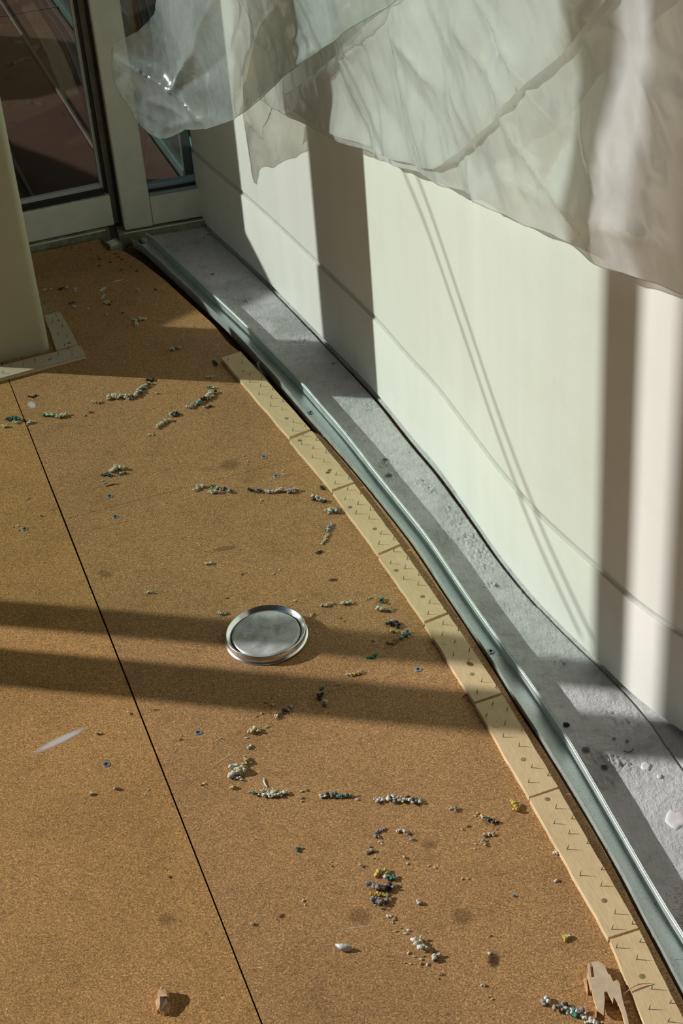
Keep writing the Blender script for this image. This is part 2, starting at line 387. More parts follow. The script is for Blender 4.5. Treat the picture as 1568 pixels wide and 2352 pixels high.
bm = bmesh.new(); boxb(bm, (0, 0), (1, 0), (0, 1), -1.1, 1.5, -2, 2.84, -.05, -.0225); boxb(bm, (0, 0), (1, 0), (0, 1), -.60, 0, 2.84, 3.02, -.05, -.0225); boxb(bm, (0, 0), (1, 0), (0, 1), -.38, 0, 3.02, 3.09, -.05, -.0225); bmo('subfloor', bm, M['dirt'], floor)
# painted concrete strip between the track and the wall, and the piece beyond the crack
ROUGH = [(*at(px_, py_, SLAB).xy, r_) for px_, py_, r_ in ((695, 782, .016), (850, 935, .014), (885, 1065, .016), (905, 1090, .012), (965, 1105, .014), (985, 1125, .014), (1030, 1170, .014), (1050, 1200, .016), (1075, 1235, .02), (1100, 1270, .018), (1110, 1300, .014), (1120, 1340, .012), (760, 850, .014), (800, 900, .016), (1400, 1745, .014), (1360, 1740, .014), (1440, 1760, .012), (1380, 1800, .016), (1400, 1640, .012), (1290, 1520, .010), (1440, 1650, .012), (560, 690, .02), (490, 540, .02), (440, 545, .014))]
def slab_mesh(name, Lc, Rc, nn, nc, amp, **k):
    a = resample(Lc, (sum((q-p).length for p, q in zip(Lc[:-1], Lc[1:])))/nn)[:nn+1]; b = resample(Rc, (sum((q-p).length for p, q in zip(Rc[:-1], Rc[1:])))/nn)[:nn+1]
    rows = []
    for p, q in zip(a, b):
        r = []
        for j in range(nc+1):
            x = p.lerp(q, j/nc); z = SLAB + amp*(noise.noise(V((x.x*30, x.y*30, 0))) + .6*noise.noise(V((x.x*90, x.y*90, 3))))
            lump = noise.noise(V((x.x*14+5, x.y*14, 7)))
            for (lx, ly, lr) in ROUGH:
                e = math.exp(-((x.x-lx)**2+(x.y-ly)**2)/(lr*lr))
                if e > .05: z += e*.0042*max(-.25, noise.noise(V((x.x*260, x.y*260, 2)))+.55*noise.noise(V((x.x*560, x.y*560, 5))))
            if lump > .12: z += amp*2.2*(lump-.12)*abs(noise.noise(V((x.x*240, x.y*240, 1))))*4
            r.append(V((x.x, x.y, z)))
        rows.append([V((r[0].x, r[0].y, -.035))] + r + [V((r[-1].x, r[-1].y, -.035))])
    bm = bmesh.new(); ribbon(bm, rows); return bmo(name, bm, M['slab'], floor, True, **k)
slab_mesh('concrete_strip', [V((-.40, 3.13))] + [p for p in REAR if p.y < 3.02], offs(CRACK, lambda u: .0028 + .0045*math.exp(-((u-.42)/.17)**2) if u < .64 else .0016), 850, 56, .0006)
slab_mesh('concrete_strip', offs(CRACK, lambda u: -.0005), offs(CRACK, -.25), 160, 10, .0003)
# screws driven into the boards
def screw_mesh(r=.0052):
    bm = bmesh.new(); n = 32; rings = [(.0, 0), (.18, 0), (.34, 0), (.5, 0), (.62, 0), (.8, .00), (.93, -.0002), (1, -.0008)]
    rows = []
    for q, z in rings[1:]:
        row = []
        for k in range(n):
            x, y = q*math.cos(2*math.pi*k/n), q*math.sin(2*math.pi*k/n)
            d = -.0007 if (min(abs(x), abs(y)) < .13 and q < .58) else 0
            row.append(V((x*r, y*r, z+d)))
        rows.append(row)
    vs = ribbon(bm, rows, 0, True); c = bm.verts.new((0, 0, -.0008))
    for k in range(n): bm.faces.new((c, vs[0][k], vs[0][(k+1) % n]))
    for f in bm.faces:
        if f.calc_center_median().z < -.0003 and f.calc_center_median().xy.length < r*.7: f.material_index = 1
    me = bpy.data.meshes.new('screw'); bmesh.ops.recalc_face_normals(bm, faces=bm.faces[:]); bm.to_mesh(me); bm.free()
    me.materials.append(M['screw']); me.materials.append(M['black']); return me
SM = screw_mesh(); random.seed(4)
for p in ((57, 1215), (244, 1756), (455, 1683), (252, 1140), (265, 1187), (606, 1049), (634, 1093), (960, 1538), (282, 720)):
    o = link('screw', SM, floor); o.location = at(*p) + V((0, 0, .0010)); o.rotation_euler = (0, 0, random.uniform(0, 1.5)); o.scale = (.95,)*3
# flat marks on the boards (paint, dirt, old nail holes): thin skins
def mat_mark(name, col, dens, sc=300, rough=.6):
    m, nt, o = newmat(name); tc = N(nt, 'ShaderNodeTexCoord')
    g = N(nt, 'ShaderNodeTexGradient', gradient_type='SPHERICAL'); mp = N(nt, 'ShaderNodeMapping'); nt.links.new(tc.outputs['Object'], mp.inputs[0]); nt.links.new(mp.outputs[0], g.inputs[0])
    n = noise_n(nt, 5, 6, .75, tc.outputs['Object'])
    a = N(nt, 'ShaderNodeMath', operation='ADD'); nt.links.new(g.outputs[0], a.inputs[0]); nt.links.new(n.outputs[0], a.inputs[1])
    f = N(nt, 'ShaderNodeMapRange', inp={'From Min': .62, 'From Max': 1.05, 'To Max': dens}); nt.links.new(a.outputs[0], f.inputs[0])
    t = N(nt, 'ShaderNodeBsdfTransparent'); p = N(nt, 'ShaderNodeBsdfDiffuse', inp={0: (*col, 1)}); mx = N(nt, 'ShaderNodeMixShader')
    nt.links.new(f.outputs[0], mx.inputs[0]); nt.links.new(t.outputs[0], mx.inputs[1]); nt.links.new(p.outputs[0], mx.inputs[2]); nt.links.new(mx.outputs[0], o.inputs[0]); return m
MK = dict(white=mat_mark('white_paint_smear', (.72, .72, .76), .7), dark=mat_mark('dark_stain', (.035, .025, .02), .6), soft=mat_mark('faint_grey_stain', (.05, .04, .03), .22), pale=mat_mark('pale_scuff', (.62, .50, .36), .6), rust=mat_mark('brown_knot', (.22, .09, .02), .8))
def disc_me(n=28):
    bm = bmesh.new(); bmesh.ops.create_circle(bm, cap_ends=True, radius=1.0, segments=n); me = bpy.data.meshes.new('mark'); bm.to_mesh(me); bm.free(); return me
def mark(kind, p0, p1, wpx, name='stain', parent=None, z=.0003):
    a, b = at(*p0, z), at(*p1, z); c = (a+b)/2; d = b-a; me = disc_me(); o = link(name, me, parent or floor, (MK[kind],))
    o.location = c; o.rotation_euler = (0, 0, math.atan2(d.y, d.x)); o.scale = (max(d.length/2, .002), wpx*.00055, 1); return o
mark('white', (60, 1738), (212, 1664), 14, 'paint_smear'); mark('white', (226, 672), (246, 656), 12, 'paint_smear'); mark('white', (232, 690), (242, 672), 6, 'paint_smear')
mark('white', (250, 650), (290, 640), 7, 'paint_smear'); mark('white', (66, 920), (80, 940), 16, 'paint_smear')
mark('dark', (1115, 2205), (1152, 2205), 24); mark('soft', (500, 1060), (555, 1075), 40); mark('soft', (960, 1945), (1010, 1935), 20)
mark('dark', (640, 2110), (655, 2098), 8); mark('dark', (750, 1333), (780, 1331), 9); mark('soft', (355, 2105), (410, 2120), 18); mark('soft', (560, 1250), (470, 1270), 14)
mark('dark', (383, 2012), (398, 2018), 3); mark('dark', (390, 2020), (394, 2010), 3); mark('soft', (1350, 1330), (1390, 1340), 10)
mark('soft', (220, 1310), (260, 1325), 18); mark('soft', (790, 2095), (860, 2115), 30); mark('soft', (1030, 2120), (1090, 2090), 30)
for p in ((148, 572), (165, 569), (183, 568), (205, 560), (208, 574), (225, 588), (229, 595), (253, 602), (265, 583), (272, 590), (288, 604), (301, 613), (277, 621), (228, 610), (314, 622), (357, 665), (404, 696), (246, 572), (280, 596)):
    s = random.uniform(3, 7); mark('dark', (p[0]-s, p[1]), (p[0]+s, p[1]), s*1.3, 'old_hole')
for a, b in (((215, 1105), (300, 1075)), ((325, 1000), (300, 1030)), ((270, 985), (320, 955)), ((440, 1440), (470, 1410)), ((480, 1765), (555, 1715)), ((830, 1480), (905, 1440)), ((165, 990), (163, 1005)), ((750, 2140), (890, 2120))):
    mark('pale', a, b, 2.6, 'scratch')
for a, b in (((620, 1622), (1036, 1518)), ((1260, 2290), (1400, 2240)), ((600, 1110), (690, 1085)), ((148, 1230), (350, 1185))):
    mark('soft', a, b, 2.2, 'scratch')

for p, r in (((488, 629), 8), ((468, 546), 5), ((478, 539), 6), ((892, 1092), 12), ((885, 1055), 10), ((1345, 1722), 14), ((1388, 1762), 13), ((1410, 1697), 7), ((1296, 1525), 5), ((1440, 1702), 7), ((1140, 1345), 8), ((765, 835), 6)):
    mark('dark', (p[0]-r, p[1]), (p[0]+r, p[1]), r*1.1, 'slab_pit', z=SLAB+.0016)

# ------------------------------------------------------------------ curved white wall
LZ = .134
M['groove_band'] = mat_simple('grey_groove_band', (.60, .61, .56), .7, 0, .06, 60)  # slightly greyer tone for the groove band above the baseboard
def sweep_wall(name, cur, prof, mt, kind=None, **k):
    rows = []
    for i in range(len(cur)):
        t = tang(cur, i); nn = V((t.y, -t.x))
        if nn.x > 0: nn = -nn
        rows.append([V((cur[i].x+nn.x*d, cur[i].y+nn.y*d, z)) for d, z in prof])
    bm = bmesh.new(); ribbon(bm, rows, 0, True)
    bm.verts.ensure_lookup_table(); n = len(prof)
    for f in bm.faces:
        zc = f.calc_center_median().z
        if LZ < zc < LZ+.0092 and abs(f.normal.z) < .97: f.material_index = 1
    bm.faces.new([bm.verts[i] for i in range(n)]); bm.faces.new([bm.verts[len(bm.verts)-n+i] for i in range(n)][::-1])
    o = bmo(name, bm, [mt, M['groove_band']], None, True, kind=kind, **k)
    return o
def edge_split(o, ang=30):
    m = o.modifiers.new('split', 'EDGE_SPLIT'); m.split_angle = RD(ang)
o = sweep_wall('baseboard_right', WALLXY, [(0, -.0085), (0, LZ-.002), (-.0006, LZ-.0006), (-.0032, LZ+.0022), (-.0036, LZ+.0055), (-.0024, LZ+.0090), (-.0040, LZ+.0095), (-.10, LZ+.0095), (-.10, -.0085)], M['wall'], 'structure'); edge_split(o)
o = sweep_wall('wall_right', [p for p in WALLXY], [(-.0020, LZ+.0096), (-.0020, 2.6), (-.12, 2.6), (-.12, LZ+.0096)], M['wall'], 'structure'); edge_split(o)

# ------------------------------------------------------------------ curved steel track
def build_track():
    tr = empty('metal_track', (0, 0, 0), 'curved galvanised steel floor track along the base of the white wall', 'track')
    n = 300
    f = resample(FRONT, sum((q-p).length for p, q in zip(FRONT[:-1], FRONT[1:]))/n)[:n+1]
    r = resample(REAR, sum((q-p).length for p, q in zip(REAR[:-1], REAR[1:]))/n)[:n+1]
    # pair every front point with the rear point straight across
    rr = []
    for i, p in enumerate(f):
        t = tang(f, i); nn = V((-t.y, t.x)); best = min(r, key=lambda q: abs((q-p).dot(t)) + .2*(q-p).length)
        w = max(.024, min(.036, (best-p).length)); rr.append(w)
    for _ in range(40): rr = [rr[0]]+[(rr[i-1]+2*rr[i]+rr[i+1])/4 for i in range(1, len(rr)-1)]+[rr[-1]]
    Zb, th = -.0145, .0008
    rowsF, rowsB, rowsR = [], [], []
    random.seed(9); kx = [random.uniform(-1, 1) for _ in range(80)]
    L = 0
    for i, p in enumerate(f):
        if i: L += (f[i]-f[i-1]).length
        t = tang(f, i); nn = V((-t.y, t.x))
        if nn.x < 0: nn = -nn
        k = L/.045; a = int(k); u = k-a; wob = (kx[a % 80]*(1-u)+kx[(a+1) % 80]*u)*.0006
        q = p + nn*(rr[i]); zt = TZ + wob*.5
        pt = p + nn*wob
        P = lambda b, d, z: V((b.x+nn.x*d, b.y+nn.y*d, z))
        pb = p + nn*.0012
        rowsF.append([P(pt, 0, zt), P(pb, 0, Zb+.001), P(pb, .001, Zb), P(pb, .001, Zb+th), P(pb, th, Zb+.0018), P(pt, th, zt)])
        rowsB.append([P(pb, .001, Zb), P(q, -.001, Zb), P(q, -.001, Zb+th), P(pb, .001, Zb+th)])
        # rear flange with a folded hem along its top
        rowsR.append([P(q, -.001, Zb+th), P(q, -th, Zb+.002), P(q, -th, zt-.006), P(q, -.0026, zt-.0055), P(q, -.0029, zt-.001), P(q, -.0022, zt), P(q, -.0012, zt-.0006), P(q, 0, zt), P(q, .0006, zt-.001), P(q, .0006, Zb+.001), P(q, -.001, Zb)])
    for nm, rows in (('front_flange', rowsF), ('web', rowsB), ('rear_flange', rowsR)):
        bm = bmesh.new(); ribbon(bm, rows, 0, True); o = bmo(nm, bm, M['galv'], tr, True); edge_split(o, 35)
    for p in ((713, 948), (1127, 1497), (500, 700)):
        o = link('screw', SM, tr); o.location = at(*p, Zb+th) + V((0, 0, .0015)); o.scale = (1.05,)*3
    return tr
build_track()
# clear plastic wrap caught between track and strip
bm = bmesh.new(); P = [at(597, 830, .004), at(590, 842, .001), at(598, 856, -.004), at(612, 862, -.004)]
tube(bm, [V(p) for p in catmull(P, 5)], [.002+.0035*math.sin(math.pi*k/15)+.0004*math.sin(k*3) for k in range(16)], 10)
bmo('plastic_wrap', bm, M['tape'], None, True, label='small crumpled loop of clear plastic wrap squeezed between track and strip', cat='wrap')

# ------------------------------------------------------------------ tack strips
ZS = .0072
def pin_mesh():
    bm = bmesh.new(); tube(bm, [V((0, 0, -.001)), V((0, 0, .0035)), V((.0, 0, .0078))], [.00068, .0006, .0001], 6)
    me = bpy.data.meshes.new('tack_pin'); bmesh.ops.recalc_face_normals(bm, faces=bm.faces[:]); bm.to_mesh(me); bm.free(); me.materials.append(M['nail']); return me
PIN = pin_mesh()
def head_mesh(mt):
    bm = bmesh.new(); n = 18
    rows = [[V((q*math.cos(2*math.pi*k/n), q*math.sin(2*math.pi*k/n), z)) for k in range(n)] for q, z in ((.0012, .00035), (.0026, .0003), (.0034, .0001), (.0035, -.0008))]
    vs = ribbon(bm, rows, 0, True); bm.faces.new(vs[0][::-1])
    me = bpy.data.meshes.new('nail_head'); bmesh.ops.recalc_face_normals(bm, faces=bm.faces[:]); bm.to_mesh(me); bm.free(); me.materials.append(mt); return me
HB, HR = head_mesh(M['brass']), head_mesh(M['rust'])
def z1(p, s=5.227, o=(560, 780)): return (o[0]+p[0]/s, o[1]+p[1]/s)
def zz(L, s, o): return [(o[0]+p[0]/s, o[1]+p[1]/s) for p in L]
sA_, oA = 5.227, (560, 780); sB_, oB = 2.851, (600, 850); sC_, oC = 2.537, (950, 1350); sD_, oD = 3.752, (1150, 1800); sE_, oE = 2.613, (250, 480); sF_, oF = 3.136, (0, 500)
def strip(name, quad, pins, heads, label, mt='ply', seed=0, ZT=ZS, lean=.25):
    random.seed(seed)
    q = [at(*p, ZT) for p in quad]                     # top face corners, far-left, far-right, near-right, near-left
    c = sum(q, V((0, 0, 0)))/4; ax = ((q[3]-q[0])+(q[2]-q[1])).xy.normalized()
    ang = math.atan2(ax.y, ax.x); root = empty(name, (c.x, c.y, 0), label, 'tack strip', 'tack strips'); root.rotation_euler = (0, 0, ang)
    R = Matrix.Rotation(-ang, 3, 'Z')
    loc = [R @ (V((p.x-c.x, p.y-c.y, 0))) for p in q]
    n = 14
    def side(a, b, amp, sd):
        out = []
        for k in range(n+1):
            p = a.lerp(b, k/n); w = amp*noise.noise(V((k*.55, sd*7.3, seed))) + amp*.4*noise.noise(V((k*2.1, sd*3.3, seed)))
            out.append(V((p.x, p.y + (w if 0 < k < n else 0), 0)))
        return out
    s_l, s_r = side(loc[0], loc[3], .0011, 1), side(loc[1], loc[2], .0008, 2)
    # plies: three layers, the sides stepping in and out a little
    zl = [.0002, ZT*.36, ZT*.66, ZT]
    for li in range(3):
        bm = bmesh.new(); e = (.0004, -.0003, .0)[li]; sg = 1 if s_l[0].y > s_r[0].y else -1
        rows = []
        for a, b in zip(s_l, s_r):
            aa = V((a.x, a.y + sg*e + sg*.0003*noise.noise(V((a.x*200, li*5, seed))), 0)); bb = V((b.x, b.y - sg*e, 0))
            rows.append([V((aa.x, aa.y, zl[li])), V((bb.x, bb.y, zl[li])), V((bb.x, bb.y, zl[li+1])), V((aa.x, aa.y, zl[li+1]))])
        vs = ribbon(bm, rows, 0, True); bm.faces.new(vs[0][::-1]); bm.faces.new(vs[-1])
        bmo('ply_layer' if li < 2 else 'top_ply', bm, M[mt] if li == 2 else (M['ply_edge'] if li == 0 else M['ply_edge']), root)
    for p in pins:
        w = at(*p, ZT); l = R @ V((w.x-c.x, w.y-c.y, 0)); o = link('tack_pin', PIN, root); o.location = (l.x, l.y, ZT)
        away = -1 if s_l[0].y > s_r[0].y else 1
        o.rotation_euler = (-away*lean + random.uniform(-.12, .12), random.uniform(-.15, .15), 0); o.scale = (1, 1, random.uniform(.85, 1.08))
    for p, k in heads:
        w = at(*p, ZT); l = R @ V((w.x-c.x, w.y-c.y, 0)); o = link('nail_head', HB if k == 'b' else HR, root); o.location = (l.x, l.y, ZT)
    return root
strip('tack_strip', [(508, 822), (552, 807), (712, 985), (664, 1003)],
      zz([(197, 560), (343, 603), (178, 660), (323, 705), (468, 748), (320, 800), (457, 845), (590, 1000), (733, 1047), (583, 1097), (70, 428), (210, 470), (68, 512)], sA_, oA) + zz([(713, 910), (797, 928), (800, 885)], sE_, oE),
      [((657.8, 961), 'b'), ((560, 852), 'b')], 'farthest pale plywood tack strip of the curved row, its tip in shade', seed=1)
strip('tack_strip', [(665, 1010), (716, 990), (812, 1107), (762, 1124)],
      zz([(707, 1160), (862, 1210), (692, 1260), (828, 1312), (982, 1363), (820, 1420), (957, 1473)], sA_, oA) + zz([(487, 688), (570, 715), (482, 745)], sB_, oB),
      [(z1((668, 1212)), 'r'), ((600+447/2.851, 850+655/2.851), 'b')], 'tack strip second from the far end with a ringed brown knot', seed=2)
strip('tack_strip', [(764, 1130), (814, 1111), (918, 1249), (868, 1271)],
      zz([(562, 785), (648, 812), (545, 850), (630, 880), (712, 918), (618, 942), (703, 975), (780, 1075), (865, 1112), (768, 1142)], sB_, oB),
      [((600+580/2.851, 850+898/2.851), 'r'), ((600+742/2.851, 850+1040/2.851), 'r')], 'tack strip third from the far end, with two brown nail heads', seed=3)
strip('tack_strip', [(869, 1276), (920, 1255), (1026, 1406), (974, 1427)],
      zz([(866, 1190), (953, 1240), (845, 1268), (938, 1300), (1028, 1345), (930, 1370), (1025, 1408), (1100, 1528), (1195, 1565), (1090, 1600)], sB_, oB),
      [((600+882/2.851, 850+1312/2.851), 'r'), ((600+1055/2.851, 850+1483/2.851), 'r')], 'fully sunlit tack strip just before the shadow bands, to the right of the lid', seed=4)
strip('tack_strip', [(975, 1433), (1030, 1411), (1151, 1591), (1089, 1612)],
      zz([(168, 215), (258, 250), (163, 280), (237, 320), (322, 370), (230, 395), (315, 435), (392, 548), (478, 585), (368, 615)], sC_, oC),
      [((950+180/2.537, 1350+325/2.537), 'b'), ((950+340/2.537, 1350+503/2.537), 'b')], 'tack strip crossed by the first shadow band, with a rusty orange spot', seed=5)
strip('tack_strip', [(1091, 1617), (1154, 1596), (1281, 1807), (1214, 1830)],
      zz([(458, 680), (542, 718), (422, 748), (530, 798), (627, 835), (520, 870), (612, 925), (685, 1048), (780, 1095), (667, 1135)], sC_, oC),
      [((950+480/2.537, 1350+805/2.537), 'b'), ((950+638/2.537, 1350+1000/2.537), 'b')], 'tack strip with its far half in the second shadow band', seed=6)
strip('tack_strip', [(1216, 1834), (1283, 1812), (1465, 2131), (1396, 2153)],
      zz([(470, 215), (610, 303), (455, 345), (585, 432), (742, 515), (570, 565), (680, 790), (865, 740), (860, 882), (980, 1122), (1130, 1210), (955, 1255)], sD_, oD),
      [((950+778/2.537, 1350+1232/2.537), 'r'), ((1150+890/3.752, 1800+1008/3.752), 'r')], 'longest tack strip, second from the viewer, with a scuffed grey nail mark', seed=7)
strip('tack_strip', [(1400, 2158), (1468, 2136), (1612, 2430), (1530, 2470)],
      zz([(1195, 1365), (995, 1415), (1170, 1515), (1295, 1770), (1455, 1890), (1275, 1945), (1440, 2050)], sD_, oD),
      [((1150+1217/3.752, 1800+1660/3.752), 'b')], 'nearest tack strip, running out of the bottom right corner', seed=8)
strip('tack_strip', [(-60, 855), (185, 794), (197, 815), (-60, 885)],
      zz([(155, 1025), (250, 1030), (420, 990), (522, 995), (78, 1070), (168, 1070), (20, 1120), (490, 945)], sF_, oF), [((360/3.136, 500+1020/3.136), 'r')],
      'dusty grey tack strip along the foot of the khaki post', 'ply_grey', 11, ZS, .05)
strip('tack_strip', [(102, 726), (139, 717), (178, 789), (130, 804)],
      zz([(405, 712), (380, 757), (450, 788), (350, 812), (418, 845), (485, 865), (390, 892), (465, 925)], sF_, oF), [((422/3.136, 500+740/3.136), 'r'), ((497/3.136, 500+903/3.136), 'r')],
      'dusty tack strip running back beside the right flank of the post', 'ply_grey', 12, ZS-.0006, .05)
strip('tack_strip', [(94, 696), (123, 691), (133, 712), (100, 721)], zz([(322, 625), (350, 668)], sF_, oF), [],
      'short brown stub of tack strip behind the grey ones by the post', 'ply_dark', 13, ZS, .05)
mark('rust', (1068, 1520), (1090, 1530), 8, 'knot', z=ZS+.0003); mark('rust', (746, 1088), (760, 1082), 7, 'knot', z=ZS+.0003)

# ------------------------------------------------------------------ steel post
def rrect(c, ux, uy, w, d, r, n=8):
    out = []
    for sx, sy, a0 in ((1, 1, 0), (-1, 1, 90), (-1, -1, 180), (1, -1, 270)):
        for k in range(n+1):
            a = RD(a0 + 90*k/n); x = sx*(w/2-r) + r*math.cos(a); y = sy*(d/2-r) + r*math.sin(a)
            out.append(V((c.x+ux.x*x+uy.x*y, c.y+ux.y*x+uy.y*y)))
    return out
CW, CD = .152, .080
corner = at(116, 806).xy + B*.0005
cc = corner - B*CW/2 + A*(CD/2)
bm = bmesh.new(); prism(bm, rrect(cc, B, A, CW, CD, .014), 0.0, 2.6)
o = bmo('steel_post', bm, M['column'], None, True, label='khaki grey painted steel post at the left edge of the picture', cat='post'); edge_split(o, 35)

# ------------------------------------------------------------------ window wall, far side
def frame_axes(a, b):
    a, b = V(a), V(b); ux = (b-a).normalized(); return a, ux, V((-ux.y, ux.x))
LA, lux, luy = frame_axes((-.575, 3.012), (-.39, 3.068)); LA = LA + luy*.015
RA, rux, ruy = frame_axes((-.387, 3.066), (-.206, 3.104))
def part(name, root, mt, args, bev=.0006, frame=(None,)*3):
    bm = bmesh.new()
    for a in args: boxb(bm, *frame, *a)
    if bev: bevel(bm, bev, 2)
    return bmo(name, bm, mt, root)
w1 = empty('window_1', (LA.x, LA.y, 0), kind='structure'); w1p = V((-LA.x, -LA.y))
def P0(o, root): return o
LF = (V((0, 0)), lux, luy)
part('bottom_rail', w1, M['frame'], [(-.62, .182, 0, .045, .010, .074)], .0015, LF)
part('glazing_bead', w1, M['gasket'], [(-.62, .1735, .008, .02, .074, .084)], .0, LF)
part('glazing_bead', w1, M['gasket_grey'], [(-.62, .170, .020, .034, .078, .091), (.170, .1765, .020, .034, .078, 2.3)], .0008, LF)
part('glazing_bead', w1, M['gasket'], [(.1768, .1815, .012, .034, .074, 2.3)], .0, LF)
part('stile', w1, M['frame_dark'], [(.1815, .1930, .006, .045, .010, 2.3), (.1930, .206, .020, .06, .0, 2.3)], .001, LF)
part('stile', w1, M['frame'], [(-.66, -.61, .0, .045, .010, 2.36)], .001, LF)
part('top_rail', w1, M['frame'], [(-.62, .182, 0, .045, 2.3, 2.36)], .001, LF)
part('pane', w1, M['glass'], [(-.62, .172, .024, .030, .088, 2.3)], 0, LF)
bm = bmesh.new()
w2 = empty('window_2', (RA.x, RA.y, 0), kind='structure'); RF = (V((0, 0)), rux, ruy)
part('mullion', w2, M['frame'], [(.003, .0605, 0, .085, .0, 2.36)], .003, RF)
part('bottom_rail', w2, M['frame'], [(.0612, .45, .003, .045, .001, .061)], .0015, RF)
M['reveal'] = mat_simple('blue_grey_reveal', (.30, .38, .46), .35, .4, .1)
part('glazing_bead', w2, M['reveal'], [(.0612, .45, .010, .018, .061, .066), (.0612, .45, .024, .040, .062, .079)], .0008, RF)
part('glazing_bead', w2, M['gasket'], [(.0612, .45, .018, .024, .061, .069)], 0, RF)
part('pane', w2, M['glass'], [(.0612, .45, .028, .034, .076, 2.3)], 0, RF)
part('top_rail', w2, M['frame'], [(.0612, .45, .003, .045, 2.3, 2.36)], .001, RF)
for r, org in ((w1, LA), (w2, RA)):
    r.location = (org.x, org.y, 0)
# threshold in front of the two windows
th = empty('trim_1', (LA.x, LA.y, 0), kind='structure')
part('threshold', th, M['threshold'], [(-.66, .168, -.015, .06, -.022, .0085)], .0008, LF)
part('threshold_lip', th, M['frame'], [(-.66, .160, -.016, -.013, .0085, .0105)], .0004, LF)
th2 = empty('trim_2', (RA.x, RA.y, 0), kind='structure')
part('threshold', th2, M['threshold'], [(-.012, .45, -.010, .08, -.034, -.0015)], .0008, RF)
part('threshold_lip', th2, M['frame'], [(.0, .45, -.011, -.008, -.0015, .0005)], .0004, RF)
# ribbed end cap of the door track
bk = empty('track_end_cap', at(258, 555, 0), 'small ribbed metal end cap on the floor where the two windows meet', 'end cap')
bkx, bky = V((.80, .60)).normalized(), V((-.45, .89)).normalized()
bo = at(255, 574, 0).xy - V((bk.location.x, bk.location.y))
part('cap_body', bk, M['threshold'], [(.0, .027, 0, .034, -.018, .004)], .001, (bo, bkx, bky))
part('cap_rib', bk, M['frame'], [(.002, .020, .004+.009*k, .0085+.009*k, .004, .0058) for k in range(3)], .0004, (bo, bkx, bky))
part('cap_side', bk, M['frame_dark'], [(-.003, .0, -.002, .046, -.018, .010)], .0004, (bo, bkx, bky))

# ------------------------------------------------------------------ the glazed bay continuing to the left (its bars cast the bands)
K = V((-.692, 3.045)); e2 = V((math.cos(RD(38)), math.sin(RD(38))))
Q2 = K - e2*.46
def facet(name, a, b, rail, bars, mt, zt=2.36, depth=.05):
    a, b = V(a), V(b); ux = (b-a).normalized(); uy = V((-ux.y, ux.x)); L = (b-a).length; fr = (V((0, 0)), ux, uy)
    r = empty(name, (a.x, a.y, 0), kind='structure')
    part('bottom_rail', r, M['frame'], [(0, L, 0, depth, 0, rail)], .001, fr)
    part('top_rail', r, M['frame'], [(0, L, 0, depth, zt-.06, zt)], .001, fr)
    for s, w in bars: part('mullion', r, M['frame'], [(s-w/2, s+w/2, 0, depth, 0, zt)], .001, fr)
    if mt: part('pane', r, mt, [(.0, L, .02, .026, rail, zt-.06)], 0, fr)
    return r
QL = LA + lux*(-.64)
X3 = QL.x
def y_at(q, x=None): return (q - (X3 if x is None else x)*NQ.x)/NQ.y
ybt, ybb = y_at(1.688), y_at(1.632)
facet('window_3', (X3, y_at(1.66)), (X3, QL.y), .10, [(0.0, .0001)], M['glass_green'])
def post_q(name, q0, q1, x):                           # upright bar whose shadow spans q0..q1
    bm = bmesh.new(); c = V((x, y_at((q0+q1)/2, x))); w = q1-q0
    prism(bm, rrect(c, V((math.cos(AZ), math.sin(AZ))), NQ, .05, w, .008, 4), 0, 2.45)
    o = bmo(name, bm, M['frame'], None, kind='structure'); return o
post_q('trim_3', 1.622, 1.679, X3-.60); post_q('trim_4', 1.502, 1.578, X3-.55)
# added unseen sun blockers: a pier, a low wall and two slabs
UP = V((-math.cos(AZ), -math.sin(AZ)))
pk = V((-.143, 2.905)); pk = pk + NQ*(2.752 - pk.dot(NQ)) + UP*.80
bm = bmesh.new(); boxb(bm, pk, UP, V((-UP.y, UP.x)) if V((-UP.y, UP.x)).dot(NQ) > 0 else V((UP.y, -UP.x)), 0, .10, 0, .62, -.12, 2.6); bevel(bm, .003)
bmo('sun_blocker_pier', bm, M['blocker_grey'], None, kind='structure')  # unseen block added to keep sun off the far end of the wall
D5 = 1.35; h5 = D5*math.tan(EL)
pa = V((-.310, 2.633)) + UP*D5; pb = V((.002, 2.872)) + UP*D5; dv = (pb-pa).normalized()
bm = bmesh.new(); boxb(bm, pa, dv, V((-dv.y, dv.x)), -.03, (pb-pa).length+.4, 0, .05, -.12, h5); bevel(bm, .003)
bmo('sun_blocker_low_wall', bm, M['blocker_grey'], None, kind='structure')  # unseen low wall added, its height set to cast the slanting shadow edge
def sun_blocker_slab(name, px, DZ, s):  # added slab, outlined so its shadow lands on the given deck points
    bm = bmesh.new(); P = [at(*p, DZ) - SUN*s for p in px]; prism(bm, [(p.x, p.y) for p in P], P[0].z, P[0].z+.012)
    return bmo(name, bm, M['blocker_grey'], None, kind='structure')
DZ = -.12
sun_blocker_slab('sun_blocker_slab_1', [(-80, 78), (90, 88), (205, 106), (215, 150), (190, 190), (130, 208), (60, 226), (-80, 236)], DZ, 1.7)
sun_blocker_slab('sun_blocker_slab_2', [(-60, 300), (25, 335), (120, 370), (230, 416), (250, 430), (250, 520), (-60, 560)], DZ, 1.7)
# steel cable pair that draws the two thin slanting lines on the wall
cb = empty('stay_cable', (0, 0, 0), 'pair of thin slanting steel cables stretched outside the glazed bay', 'cable')
for pa, pb in (((918, 380), (1306, 1402)), ((944, 380), (1330, 1402))):
    a, b = on_curve(*pa, WALLXY), on_curve(*pb, WALLXY); d = (b-a); a2 = a - d*.9 - SUN*1.7; b2 = b + d*.05 - SUN*1.7
    bm = bmesh.new(); tube(bm, [a2.lerp(b2, k/8) for k in range(9)], .0026, 8); bmo('cable', bm, M['rail_metal'], cb)

